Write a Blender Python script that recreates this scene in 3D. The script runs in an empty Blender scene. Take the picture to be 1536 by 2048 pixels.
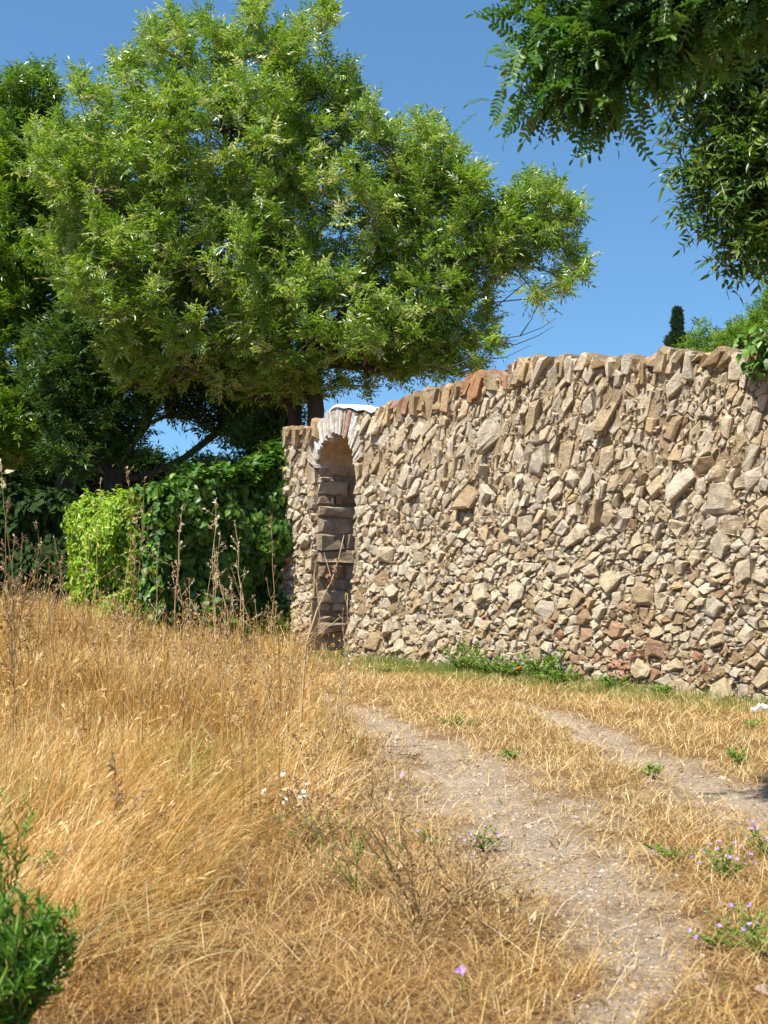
import bpy, math, random
import numpy as np
from mathutils import Vector

# ------------------------------------------------------------------ camera, sky, sun, exposure
SC = bpy.context.scene
COL = SC.collection
random.seed(7)
RS = np.random.RandomState(11)
EYE = 1.35
FPX = 2844.4            # focal length in photograph pixels
HOR = 1078.0            # image row of the horizon

cam_d = bpy.data.cameras.new('camera')
cam = bpy.data.objects.new('camera', cam_d); COL.objects.link(cam)
cam.location = (0, 0, EYE); cam.rotation_euler = (math.radians(90), 0, 0)
cam_d.lens = 50; cam_d.sensor_width = 36; cam_d.sensor_fit = 'AUTO'
cam_d.shift_y = (HOR - 1024) / 2048
cam_d.clip_start = 0.1; cam_d.clip_end = 3000
cam_d.dof.use_dof = True; cam_d.dof.focus_distance = 12.5; cam_d.dof.aperture_fstop = 6.3
SC.camera = cam

SUN_EL = math.radians(60)
SH = np.array([-0.76, -0.65]); SH = SH / np.linalg.norm(SH)
S3 = Vector((SH[0] * math.cos(SUN_EL), SH[1] * math.cos(SUN_EL), math.sin(SUN_EL)))
world = bpy.data.worlds.new('World'); SC.world = world; world.use_nodes = True
wn = world.node_tree; wn.nodes.clear()
sky = wn.nodes.new('ShaderNodeTexSky'); sky.sky_type = 'NISHITA'; sky.sun_disc = False
sky.sun_elevation = SUN_EL; sky.sun_rotation = math.atan2(S3.x, S3.y)
sky.air_density = 1.0; sky.dust_density = 0.0; sky.ozone_density = 4.0; sky.altitude = 0
bg = wn.nodes.new('ShaderNodeBackground'); bg.inputs['Strength'].default_value = 0.098
wo = wn.nodes.new('ShaderNodeOutputWorld')
tcw = wn.nodes.new('ShaderNodeTexCoord'); va = wn.nodes.new('ShaderNodeVectorMath'); va.operation = 'ADD'; va.inputs[1].default_value = (0, 0, 0.14)
wn.links.new(tcw.outputs['Generated'], va.inputs[0]); vn = wn.nodes.new('ShaderNodeVectorMath'); vn.operation = 'NORMALIZE'
wn.links.new(va.outputs[0], vn.inputs[0]); wn.links.new(vn.outputs[0], sky.inputs[0])
mt = wn.nodes.new('ShaderNodeMix'); mt.data_type = 'RGBA'; mt.blend_type = 'MULTIPLY'; mt.inputs[0].default_value = 1; mt.inputs[7].default_value = (0.74, 0.98, 1.03, 1)
wn.links.new(sky.outputs[0], mt.inputs[6]); wn.links.new(mt.outputs[2], bg.inputs[0]); wn.links.new(bg.outputs[0], wo.inputs[0])
sun_d = bpy.data.lights.new('sun', 'SUN'); sun_d.energy = 5.0; sun_d.angle = math.radians(0.53)
sun_d.color = (1.0, 0.94, 0.84)
sun = bpy.data.objects.new('sun', sun_d); COL.objects.link(sun)
sun.rotation_euler = S3.to_track_quat('Z', 'Y').to_euler(); sun.location = (-20, -12, 30)
SC.view_settings.view_transform = 'Standard'; SC.view_settings.look = 'None'
SC.view_settings.exposure = 0.86; SC.view_settings.gamma = 1.0
SC.render.resolution_x = 768; SC.render.resolution_y = 1024

# ------------------------------------------------------------------ helpers
def at(px, py, Y):
    return np.array([(px - 768) * Y / FPX, Y, EYE + (HOR - py) * Y / FPX])

def nrm(v):
    return v / np.maximum(np.linalg.norm(v, axis=-1, keepdims=True), 1e-9)

_ph = np.random.RandomState(5).uniform(0, 6.28, (12, 3))
_fr = np.random.RandomState(6).uniform(-1, 1, (12, 2))
_fr = _fr / np.linalg.norm(_fr, axis=1, keepdims=True)
def noise2(x, y, sc, k=0):
    """smooth noise about -1..1, feature size sc"""
    v = 0
    for i in range(6):
        a = _fr[(i + k) % 12]; f = (0.6 + 0.25 * i) / sc * 3.0
        v = v + np.sin((x * a[0] + y * a[1]) * f + _ph[(i + k) % 12, 0] + 1.3 * np.sin((x * a[1] - y * a[0]) * f * 0.7 + _ph[(i + k) % 12, 1]))
    return v / 3.2

class Acc:
    def __init__(s): s.parts = []; s.V = []; s.Q = []; s.T = []; s.C = []; s.n = 0
    def add(s, V, Q=None, T=None, C=0.5):
        V = np.asarray(V, float).reshape(-1, 3)
        if Q is not None and len(Q): s.Q.append(np.asarray(Q, int).reshape(-1, 4) + s.n)
        if T is not None and len(T): s.T.append(np.asarray(T, int).reshape(-1, 3) + s.n)
        C = np.asarray(C, float)
        s.C.append(np.broadcast_to(C, (len(V),)) if C.ndim == 0 else C)
        s.V.append(V); s.n += len(V)
    def build(s, name, mat, parent=None, smooth=False, loc=None):
        V = np.concatenate(s.V) if s.V else np.zeros((0, 3))
        if loc is not None: V = V - np.asarray(loc)
        Q = np.concatenate(s.Q) if s.Q else np.zeros((0, 4), int)
        T = np.concatenate(s.T) if s.T else np.zeros((0, 3), int)
        C = np.concatenate(s.C)
        me = bpy.data.meshes.new(name)
        me.vertices.add(len(V)); me.vertices.foreach_set('co', V.astype(np.float32).ravel())
        me.loops.add(Q.size + T.size)
        me.loops.foreach_set('vertex_index', np.concatenate([Q.ravel(), T.ravel()]).astype(np.int32))
        me.polygons.add(len(Q) + len(T))
        st = np.concatenate([np.arange(len(Q)) * 4, Q.size + np.arange(len(T)) * 3]).astype(np.int32)
        me.polygons.foreach_set('loop_start', st)
        me.polygons.foreach_set('use_smooth', np.full(len(st), smooth, bool))
        at_ = me.attributes.new('tint', 'FLOAT', 'POINT'); at_.data.foreach_set('value', C.astype(np.float32))
        me.update(calc_edges=True); me.validate()
        me.materials.append(mat)
        o = bpy.data.objects.new(name, me); COL.objects.link(o)
        if loc is not None and parent is None: o.location = loc
        if parent is not None: o.parent = parent
        return o
    def inst(s, tp, P, X, Y, Z, S, C):
        """copies of template tp=(V,Q,T,c) with frames"""
        T, Qf, Tf, tc = tp
        n, k = len(P), len(T)
        if n == 0: return
        S = np.broadcast_to(np.asarray(S, float), (n,))
        V = P[:, None] + S[:, None, None] * (T[None, :, 0:1] * X[:, None] + T[None, :, 1:2] * Y[:, None] + T[None, :, 2:3] * Z[:, None])
        off = (np.arange(n) * k)[:, None, None]
        Q = (Qf[None] + off).reshape(-1, 4) if len(Qf) else None
        Tt = (Tf[None] + off).reshape(-1, 3) if len(Tf) else None
        Cc = (np.broadcast_to(np.asarray(C, float), (n,))[:, None] + tc[None]).ravel()
        s.add(V.reshape(-1, 3), Q, Tt, np.clip(Cc, 0, 1))

def tube(acc, pts, r, sides=5, C=0.5, cap=True):
    pts = np.asarray(pts, float); n = len(pts)
    r = np.broadcast_to(np.asarray(r, float), (n,)) if np.ndim(r) == 0 or len(np.atleast_1d(r)) == n else np.linspace(r[0], r[1], n)
    t = nrm(np.gradient(pts, axis=0))
    ref = np.array([0.31, 0.17, 0.93]) if abs(t[0][2]) < 0.8 else np.array([0.95, 0.2, 0.1])
    a = nrm(np.cross(t, ref)); b = np.cross(t, a)
    ang = np.arange(sides) / sides * 2 * math.pi
    V = pts[:, None] + r[:, None, None] * (np.cos(ang)[None, :, None] * a[:, None] + np.sin(ang)[None, :, None] * b[:, None])
    i = np.arange(n - 1)[:, None] * sides; j = np.arange(sides)[None]; j2 = (j + 1) % sides
    Q = np.stack([i + j, i + j2, i + sides + j2, i + sides + j], -1).reshape(-1, 4)
    T = []
    if cap:
        V = np.concatenate([V.reshape(-1, 3), pts[-1:]]); l = (n - 1) * sides
        T = [[l + q, l + (q + 1) % sides, n * sides] for q in range(sides)]
    acc.add(V, Q, T, C)

def frusta(acc, A, B, ra, rb, sides, C):
    """independent tapered edges, vectorised"""
    t = nrm(B - A); ref = np.where(np.abs(t[:, 2:3]) < 0.8, np.array([[0, 0, 1.0]]), np.array([[1.0, 0, 0]]))
    a = nrm(np.cross(t, ref)); b = np.cross(t, a)
    ang = np.arange(sides) / sides * 2 * math.pi
    ring = np.cos(ang)[None, :, None] * a[:, None] + np.sin(ang)[None, :, None] * b[:, None]
    V = np.concatenate([A[:, None] + ra[:, None, None] * ring, (B + t * rb[:, None] * 0.3)[:, None] + rb[:, None, None] * ring], 1)
    j = np.arange(sides); j2 = (j + 1) % sides
    q = np.stack([j, j2, sides + j2, sides + j], -1)
    Q = (q[None] + (np.arange(len(A)) * 2 * sides)[:, None, None]).reshape(-1, 4)
    acc.add(V.reshape(-1, 3), Q, None, np.repeat(C, 2 * sides) if np.ndim(C) else C)

def tag(o, label=None, cat=None, group=None, kind=None):
    if label: o['label'] = label
    if cat: o['category'] = cat
    if group: o['group'] = group
    if kind: o['kind'] = kind
    return o

def empty(name, loc, label=None, cat=None, group=None):
    o = bpy.data.objects.new(name, None); COL.objects.link(o)
    o.location = loc; o.empty_display_size = 0.2
    return tag(o, label, cat, group)

def rand_unit(n):
    return nrm(RS.normal(size=(n, 3)))

# ------------------------------------------------------------------ materials
def nodemat(name):
    m = bpy.data.materials.new(name); m.use_nodes = True
    nt = m.node_tree; nt.nodes.clear()
    out = nt.nodes.new('ShaderNodeOutputMaterial')
    return m, nt, out

def ramp(nt, fac, stops):
    r = nt.nodes.new('ShaderNodeValToRGB'); e = r.color_ramp.elements
    while len(e) > 1: e.remove(e[-1])
    e[0].position = stops[0][0]; e[0].color = (*stops[0][1], 1)
    for p, c in stops[1:]:
        x = e.new(p); x.color = (*c, 1)
    nt.links.new(fac, r.inputs[0]); return r.outputs[0]

def attr(nt, name='tint'):
    a = nt.nodes.new('ShaderNodeAttribute'); a.attribute_name = name; return a.outputs['Fac']

def noise(nt, scale, detail=4, rough=0.6, vec=None):
    n = nt.nodes.new('ShaderNodeTexNoise'); n.inputs['Scale'].default_value = scale
    n.inputs['Detail'].default_value = detail; n.inputs['Roughness'].default_value = rough
    if vec is None:
        tc = nt.nodes.new('ShaderNodeTexCoord'); vec = tc.outputs['Object']
    nt.links.new(vec, n.inputs['Vector']); return n.outputs['Fac']

def math_(nt, op, a, b, clamp=False):
    m = nt.nodes.new('ShaderNodeMath'); m.operation = op; m.use_clamp = clamp
    for i, v in enumerate((a, b)):
        if isinstance(v, (int, float)): m.inputs[i].default_value = v
        else: nt.links.new(v, m.inputs[i])
    return m.outputs[0]

def mixc(nt, fac, a, b, mode='MIX'):
    m = nt.nodes.new('ShaderNodeMix'); m.data_type = 'RGBA'; m.blend_type = mode
    if isinstance(fac, (int, float)): m.inputs[0].default_value = fac
    else: nt.links.new(fac, m.inputs[0])
    for i, v in ((6, a), (7, b)):
        if isinstance(v, tuple): m.inputs[i].default_value = (*v, 1)
        else: nt.links.new(v, m.inputs[i])
    return m.outputs[2]

def bump(nt, h, strength, dist):
    b = nt.nodes.new('ShaderNodeBump'); b.inputs['Strength'].default_value = strength
    b.inputs['Distance'].default_value = dist; nt.links.new(h, b.inputs['Height']); return b.outputs[0]

def leaf_mat(name, stops, rough=0.42, transl=0.35, tcol=(1.15, 1.25, 0.5), spec=0.5):
    m, nt, out = nodemat(name)
    c = ramp(nt, attr(nt), stops)
    p = nt.nodes.new('ShaderNodeBsdfPrincipled'); nt.links.new(c, p.inputs['Base Color'])
    p.inputs['Roughness'].default_value = rough; p.inputs['Specular IOR Level'].default_value = spec
    t = nt.nodes.new('ShaderNodeBsdfTranslucent')
    nt.links.new(mixc(nt, 1.0, c, tcol, 'MULTIPLY'), t.inputs['Color'])
    mx = nt.nodes.new('ShaderNodeMixShader'); mx.inputs[0].default_value = transl
    nt.links.new(p.outputs[0], mx.inputs[1]); nt.links.new(t.outputs[0], mx.inputs[2])
    nt.links.new(mx.outputs[0], out.inputs[0]); return m

def solid_mat(name, stops, rough=0.85, nscale=8.0, bscale=30.0, bstr=0.5, bdist=0.02, var=0.35, streak=False):
    """tint ramp, broken up by noise and bump"""
    m, nt, out = nodemat(name)
    tc = nt.nodes.new('ShaderNodeTexCoord'); vec = tc.outputs['Object']
    if streak:
        mp = nt.nodes.new('ShaderNodeMapping'); mp.inputs['Scale'].default_value = (1, 1, 0.18)
        nt.links.new(vec, mp.inputs[0]); vec = mp.outputs[0]
    c = ramp(nt, attr(nt), stops)
    n1 = noise(nt, nscale, 6, 0.65, vec)
    k = ramp(nt, n1, [(0.3, (1 - var,) * 3), (0.7, (1 + var * 0.6,) * 3)])
    c = mixc(nt, 1.0, c, k, 'MULTIPLY')
    p = nt.nodes.new('ShaderNodeBsdfPrincipled'); nt.links.new(c, p.inputs['Base Color'])
    p.inputs['Roughness'].default_value = rough; p.inputs['Specular IOR Level'].default_value = 0.25
    nt.links.new(bump(nt, noise(nt, bscale, 8, 0.7, vec), bstr, bdist), p.inputs['Normal'])
    nt.links.new(p.outputs[0], out.inputs[0]); return m

M = {}
M['ash_leaf'] = leaf_mat('ash_leaf', [(0.0, (0.07, 0.15, 0.012)), (0.4, (0.16, 0.29, 0.022)), (0.66, (0.27, 0.40, 0.05)), (0.82, (0.42, 0.50, 0.16)), (1.0, (0.62, 0.66, 0.40))], 0.32, 0.40, (1.15, 1.2, 0.45), 0.7)  # pale end of the ramp paints whitish sun glints into the leaf colour
M['ash_shaded'] = leaf_mat('ash_shaded', [(0.0, (0.03, 0.075, 0.014)), (0.6, (0.06, 0.135, 0.02)), (1.0, (0.13, 0.2, 0.035))], 0.42, 0.30)  # darker copy of the ash leaf, shade under the canopy put into its colour
M['keys'] = leaf_mat('ash_keys', [(0.0, (0.22, 0.26, 0.03)), (1.0, (0.42, 0.38, 0.04))], 0.5, 0.35, (1.1, 1.1, 0.5))
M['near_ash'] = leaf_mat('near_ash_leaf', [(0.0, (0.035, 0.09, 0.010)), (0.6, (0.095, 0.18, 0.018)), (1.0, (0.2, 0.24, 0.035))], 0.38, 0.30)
M['robinia'] = leaf_mat('robinia_leaf', [(0.0, (0.03, 0.09, 0.014)), (0.6, (0.075, 0.18, 0.025)), (1.0, (0.17, 0.26, 0.05))], 0.45, 0.36)
M['ivy'] = leaf_mat('ivy_leaf', [(0.0, (0.025, 0.07, 0.006)), (0.6, (0.07, 0.165, 0.010)), (0.93, (0.17, 0.30, 0.022)), (1.0, (0.45, 0.42, 0.04))], 0.48, 0.22)
M['bright'] = leaf_mat('hedge_leaf_bright', [(0.0, (0.14, 0.27, 0.012)), (0.55, (0.28, 0.42, 0.018)), (1.0, (0.52, 0.56, 0.08))], 0.45, 0.35, (1.1, 1.2, 0.4))
M['shaded_shrub'] = leaf_mat('shaded_shrub_leaf', [(0.0, (0.010, 0.03, 0.006)), (1.0, (0.035, 0.075, 0.010))], 0.75, 0.2, (1.15, 1.25, 0.5), 0.2)  # deep shade at far left is painted into this leaf colour
M['far_green'] = leaf_mat('far_green_leaf', [(0.0, (0.09, 0.2, 0.02)), (1.0, (0.26, 0.38, 0.04))], 0.5, 0.35)
M['cypress'] = leaf_mat('cypress_leaf', [(0.0, (0.02, 0.06, 0.03)), (1.0, (0.05, 0.11, 0.05))], 0.6, 0.1)
M['weed'] = leaf_mat('weed_leaf', [(0.0, (0.06, 0.15, 0.012)), (0.6, (0.14, 0.28, 0.025)), (1.0, (0.28, 0.36, 0.06))], 0.5, 0.3)
M['bark'] = solid_mat('bark', [(0.0, (0.03, 0.024, 0.018)), (1.0, (0.11, 0.085, 0.06))], 0.9, 14, 40, 0.8, 0.03, 0.4, True)
M['twig'] = solid_mat('twig', [(0.0, (0.07, 0.05, 0.035)), (1.0, (0.26, 0.2, 0.14))], 0.8, 14, 60, 0.3, 0.01)
M['straw'] = leaf_mat('dry_straw', [(0.0, (0.13, 0.055, 0.012)), (0.3, (0.35, 0.17, 0.038)), (0.6, (0.55, 0.32, 0.08)), (0.85, (0.72, 0.49, 0.18)), (1.0, (0.82, 0.68, 0.40))], 0.55, 0.28, (1.1, 1.0, 0.75))
M['pale_straw'] = leaf_mat('pale_straw', [(0.0, (0.20, 0.10, 0.03)), (0.3, (0.44, 0.27, 0.09)), (0.6, (0.64, 0.45, 0.18)), (0.85, (0.78, 0.60, 0.30)), (1.0, (0.84, 0.73, 0.48))], 0.6, 0.28, (1.05, 1.0, 0.8))
M['green_grass'] = leaf_mat('green_grass', [(0.0, (0.10, 0.17, 0.03)), (0.5, (0.22, 0.28, 0.06)), (1.0, (0.5, 0.42, 0.14))], 0.55, 0.3)
M['dry_stem'] = leaf_mat('dry_stem', [(0.0, (0.14, 0.07, 0.03)), (0.5, (0.40, 0.26, 0.11)), (1.0, (0.68, 0.52, 0.27))], 0.6, 0.15, (1, 0.9, 0.7))
M['green_stem'] = leaf_mat('green_stem', [(0.0, (0.12, 0.16, 0.03)), (1.0, (0.34, 0.32, 0.08))], 0.6, 0.15)
M['seed'] = leaf_mat('seed_head', [(0.0, (0.20, 0.11, 0.06)), (1.0, (0.52, 0.36, 0.2))], 0.7, 0.2, (1, 0.9, 0.7))
M['awn'] = leaf_mat('pale_seed_head', [(0.0, (0.5, 0.4, 0.22)), (1.0, (0.8, 0.72, 0.52))], 0.6, 0.35, (1, 0.95, 0.8))
M['purple'] = leaf_mat('purple_petal', [(0.0, (0.38, 0.18, 0.5)), (1.0, (0.66, 0.45, 0.78))], 0.6, 0.3, (1, 0.9, 1.1))
M['white'] = leaf_mat('white_petal', [(0.0, (0.7, 0.66, 0.55)), (1.0, (0.85, 0.83, 0.76))], 0.6, 0.25, (1, 1, 0.9))
M['orange'] = leaf_mat('orange_petal', [(0.0, (0.7, 0.16, 0.02)), (1.0, (0.8, 0.25, 0.03))], 0.6, 0.3, (1, 1, 0.9))
M['yellow'] = leaf_mat('yellow_petal', [(0.0, (0.75, 0.5, 0.04)), (1.0, (0.8, 0.62, 0.08))], 0.6, 0.3, (1, 1, 0.7))
M['dead_leaf'] = leaf_mat('dead_leaf', [(0.0, (0.3, 0.17, 0.09)), (1.0, (0.62, 0.46, 0.3))], 0.7, 0.15, (1, 0.9, 0.7))
M['paper'] = leaf_mat('white_paper', [(0.0, (0.78, 0.78, 0.8)), (1.0, (0.85, 0.85, 0.85))], 0.7, 0.15, (1, 1, 1))

# limestone of the wall: tint = kind of stone, noise inside each one
def stone_mat():
    m, nt, out = nodemat('rubble_limestone')
    tc = nt.nodes.new('ShaderNodeTexCoord'); vec = tc.outputs['Object']
    c = ramp(nt, attr(nt), [(0.0, (0.38, 0.26, 0.145)), (0.14, (0.60, 0.475, 0.30)), (0.4, (0.70, 0.59, 0.42)), (0.62, (0.56, 0.48, 0.365)),
                            (0.80, (0.74, 0.63, 0.48)), (0.88, (0.66, 0.48, 0.26)), (0.94, (0.44, 0.26, 0.17)), (1.0, (0.50, 0.27, 0.10))])
    n1 = noise(nt, 9, 6, 0.7, vec); n2 = noise(nt, 55, 5, 0.7, vec)
    k = ramp(nt, n1, [(0.3, (0.62, 0.57, 0.52)), (0.5, (1.0, 1.0, 1.0)), (0.72, (1.2, 1.18, 1.12))])
    c = mixc(nt, 1.0, c, k, 'MULTIPLY')
    k2 = ramp(nt, n2, [(0.28, (0.55, 0.5, 0.45)), (0.45, (1.0, 1.0, 1.0)), (0.75, (1.12, 1.12, 1.1))])
    c = mixc(nt, 0.8, c, k2, 'MULTIPLY')
    p = nt.nodes.new('ShaderNodeBsdfPrincipled'); nt.links.new(c, p.inputs['Base Color'])
    p.inputs['Roughness'].default_value = 0.9; p.inputs['Specular IOR Level'].default_value = 0.2
    h = math_(nt, 'ADD', math_(nt, 'MULTIPLY', noise(nt, 16, 8, 0.75, vec), 1.0), math_(nt, 'MULTIPLY', n2, 0.35))
    nt.links.new(bump(nt, h, 1.0, 0.055), p.inputs['Normal'])
    nt.links.new(p.outputs[0], out.inputs[0]); return m
M['stone'] = stone_mat()
M['mortar'] = solid_mat('earth_mortar', [(0.0, (0.46, 0.33, 0.19)), (1.0, (0.66, 0.50, 0.31))], 0.95, 30, 60, 1.0, 0.08, 0.5)
M['limewash'] = solid_mat('limewashed_stone', [(0.0, (0.48, 0.39, 0.29)), (0.35, (0.62, 0.55, 0.46)), (0.8, (0.80, 0.76, 0.69)), (1.0, (0.42, 0.2, 0.13))], 0.85, 14, 40, 0.9, 0.03, 0.5)
M['jamb'] = solid_mat('jamb_stone', [(0.0, (0.30, 0.21, 0.13)), (0.5, (0.46, 0.35, 0.24)), (1.0, (0.58, 0.46, 0.33))], 0.9, 10, 36, 0.9, 0.04, 0.4)
M['plaster'] = solid_mat('ochre_plaster', [(0.0, (0.46, 0.31, 0.16)), (1.0, (0.6, 0.46, 0.28))], 0.9, 5, 25, 0.6, 0.02, 0.35)
M['pebble'] = solid_mat('pebble', [(0.0, (0.26, 0.19, 0.14)), (0.7, (0.46, 0.35, 0.26)), (1.0, (0.58, 0.48, 0.38))], 0.9, 20, 60, 0.6, 0.01, 0.3)
M['red_earth'] = solid_mat('reddish_earth', [(0.0, (0.40, 0.22, 0.14)), (1.0, (0.52, 0.32, 0.22))], 0.95, 12, 40, 0.9, 0.03, 0.3)

# ------------------------------------------------------------------ ground
TR1 = np.array([[-0.75, 13.0], [-0.13, 10.9], [0.12, 9.7], [0.34, 8.7], [0.56, 7.1], [0.76, 5.8], [0.84, 5.0], [0.84, 4.4], [0.4, 3.6], [0.1, 2.5]])
W1 = np.array([0.06, 0.22, 0.31, 0.42, 0.50, 0.36, 0.25, 0.15, 0.08, 0.05])
TR2 = np.array([[1.05, 12.1], [1.33, 10.8], [1.56, 9.3], [1.80, 8.0], [2.0, 6.95], [2.3, 5.8], [2.4, 4.5], [2.2, 2.5]])
W2 = np.array([0.04, 0.15, 0.22, 0.33, 0.42, 0.3, 0.2, 0.2])
def seg_d(P, L, W):
    """distance to the track centre line divided by its half width"""
    best = np.full(len(P), 1e9)
    for i in range(len(L) - 1):
        a, b = L[i], L[i + 1]; ab = b - a
        t = np.clip(((P - a) @ ab) / (ab @ ab), 0, 1)
        q = a + t[:, None] * ab; w = W[i] + (W[i + 1] - W[i]) * t
        best = np.minimum(best, np.linalg.norm(P - q, axis=1) / w)
    return best
def bare(x, y):
    """0 = covered by grass, 1 = bare soil of the wheel tracks"""
    P = np.stack([x, y], 1)
    n = 0.3 * noise2(x, y, 0.7) + 0.28 * noise2(x, y, 0.28, 3) + 0.22 * noise2(x, y, 0.11, 6)
    a = np.clip((1.4 - seg_d(P, TR1, W1) + n) / 1.0, 0, 1)
    b = np.clip((1.4 - seg_d(P, TR2, W2) + n) / 1.0, 0, 1)
    return np.maximum(a, b)
def sstep(t): t = np.clip(t, 0, 1); return t * t * (3 - 2 * t)
def gz(x, y):
    x = np.asarray(x, float); y = np.asarray(y, float)
    r = (0.17 * sstep((-0.3 - x) / 2.6) + 0.20 * sstep((-1.9 - x) / 2.2)) * sstep((26 - y) / 6)
    near = sstep((30 - y) / 10) * sstep((12 - np.abs(x)) / 4)
    return r + near * (0.018 * noise2(x, y, 1.6) + 0.008 * noise2(x, y, 0.5, 2)) - 0.025 * bare(np.ravel(x), np.ravel(y)).reshape(x.shape) * near

def build_ground():
    xs = np.concatenate([-np.geomspace(1500, 7, 14), np.linspace(-6.5, 8, 240), np.geomspace(8.5, 1500, 14)])
    ys = np.concatenate([-np.geomspace(1500, 2, 10), np.linspace(0, 24, 360), np.geomspace(25, 1500, 14)])
    X, Y = np.meshgrid(xs, ys); Z = gz(X, Y)
    b = bare(X.ravel(), Y.ravel())
    nx, ny = len(xs), len(ys)
    i = (np.arange(ny - 1)[:, None] * nx + np.arange(nx - 1)[None]).ravel()
    a = Acc(); a.add(np.stack([X.ravel(), Y.ravel(), Z.ravel()], 1), np.stack([i, i + 1, i + 1 + nx, i + nx], 1), None, b)
    m, nt, out = nodemat('dry_ground')
    tc = nt.nodes.new('ShaderNodeTexCoord'); vec = tc.outputs['Object']
    n1 = noise(nt, 3.5, 8, 0.7, vec); n2 = noise(nt, 38, 6, 0.75, vec); n3 = noise(nt, 150, 3, 0.6, vec)
    soil = ramp(nt, n1, [(0.25, (0.37, 0.28, 0.19)), (0.5, (0.54, 0.435, 0.315)), (0.75, (0.66, 0.55, 0.415))])
    soil = mixc(nt, 0.85, soil, ramp(nt, n2, [(0.3, (0.55, 0.5, 0.46)), (0.5, (1, 1, 1)), (0.7, (1.2, 1.18, 1.15))]), 'MULTIPLY')
    lit = ramp(nt, n2, [(0.25, (0.13, 0.065, 0.025)), (0.5, (0.33, 0.185, 0.07)), (0.75, (0.56, 0.37, 0.16))])
    lit = mixc(nt, 0.7, lit, ramp(nt, n3, [(0.3, (0.5, 0.5, 0.5)), (0.6, (1.2, 1.2, 1.2))]), 'MULTIPLY')
    fac = math_(nt, 'ADD', attr(nt), math_(nt, 'MULTIPLY', math_(nt, 'SUBTRACT', n2, 0.5), 1.4), True)
    p = nt.nodes.new('ShaderNodeBsdfPrincipled'); nt.links.new(mixc(nt, fac, lit, soil), p.inputs['Base Color'])
    p.inputs['Roughness'].default_value = 0.95; p.inputs['Specular IOR Level'].default_value = 0.1
    h = math_(nt, 'ADD', n2, math_(nt, 'MULTIPLY', n3, 0.5))
    nt.links.new(bump(nt, h, 1.0, 0.04), p.inputs['Normal']); nt.links.new(p.outputs[0], out.inputs[0])
    o = a.build('ground', m, None, True); tag(o, 'dry trodden ground with two bare wheel tracks', None, None, 'structure')
build_ground()

# ------------------------------------------------------------------ the stone wall
WA = np.array([-0.396, 16.55]); WD = np.array([0.597, -0.803]); WD = WD / np.linalg.norm(WD); WN = np.array([-WD[1] * -1, 0])
WN = np.array([WD[1], -WD[0]])          # outward, towards the lane: (-0.80,-0.60)
def wp(s, z, o=0.0):
    s, z, o = np.broadcast_arrays(np.asarray(s, float), np.asarray(z, float), np.asarray(o, float))
    return np.stack([WA[0] + WD[0] * s + WN[0] * o, WA[1] + WD[1] * s + WN[1] * o, z], -1)
def px_to_s(px):
    k = (px - 768) / FPX
    return (WA[0] - k * WA[1]) / (k * WD[1] - WD[0])
def px_to_wall(px, py):
    s = px_to_s(px); Y = WA[1] + WD[1] * s
    return s, EYE + (HOR - py) * Y / FPX
prof_px = [(568, 858), (600, 857), (631, 856), (634, 842), (655, 830), (668, 814), (690, 812), (754, 822), (766, 814), (800, 800), (826, 792), (848, 782), (886, 778), (925, 768),
           (950, 760), (985, 756), (1012, 742), (1024, 722), (1060, 720), (1105, 716), (1150, 714), (1200, 715), (1255, 716), (1296, 722),
           (1318, 705), (1345, 700), (1385, 700), (1420, 706), (1470, 704), (1536, 702)]
PR = np.array([px_to_wall(*q) for q in prof_px])
S0, S1 = PR[0, 0], 14.0
def wtop(s): return np.interp(s, PR[:, 0], PR[:, 1])
DL, DR = px_to_s(635), px_to_s(711)          # the doorway
DC, DW = (DL + DR) / 2, (DR - DL) / 2
SPR, RISE = 2.25, 0.36
ARCH_T = 0.29
THK = 0.78
def intrados(s):
    t = np.clip(np.abs(s - DC) / DW, 0, 1); return SPR + RISE * np.sqrt(1 - t * t)
def batter(z): return 0.13 * np.clip(1 - z / 1.4, 0, 1) ** 1.4

# map that leans and stretches the masonry: tall leaning stones high up, flat ones low down
_z = np.linspace(-0.4, 4, 200)
_g = np.interp(_z, [0, 0.9, 1.5, 2.1, 3], [1.25, 1.25, 1.05, 0.72, 0.62]); _v = np.concatenate([[0], np.cumsum((_g[1:] + _g[:-1]) / 2 * np.diff(_z))])
_k = np.interp(_z, [0, 0.8, 1.6, 2.4, 3], [0.1, 0.12, 0.25, 0.42, 0.42]); _t = np.concatenate([[0], np.cumsum((_k[1:] + _k[:-1]) / 2 * np.diff(_z))])
def fwd(s, z): return s - np.interp(z, _z, _t), np.interp(z, _z, _v)
def inv(u, v):
    z = np.interp(v, _v, _z); return u + np.interp(z, _z, _t), z

def clip_poly(P, n, d):
    """keep n.x <= d"""
    out = []; k = len(P)
    for i in range(k):
        a, b = P[i], P[(i + 1) % k]; da = a @ n - d; db = b @ n - d
        if da <= 0: out.append(a)
        if (da < 0) != (db < 0) and abs(da - db) > 1e-12: out.append(a + (b - a) * (da / (da - db)))
    return out

def pack(umin, umax, vmin, vmax, radii, rs, pad=0.9, tries=30):
    P = np.zeros((len(radii), 2)); R = np.zeros(len(radii)); n = 0
    for r in radii:
        C = rs.uniform([umin, vmin], [umax, vmax], (tries, 2))
        if n:
            d = np.linalg.norm(C[:, None] - P[None, :n], axis=2) - pad * (R[None, :n] + r)
            ok = d.min(1) > 0
            if not ok.any(): continue
            C = C[ok]
        P[n] = C[0]; R[n] = r; n += 1
    return P[:n], R[:n]

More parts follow.
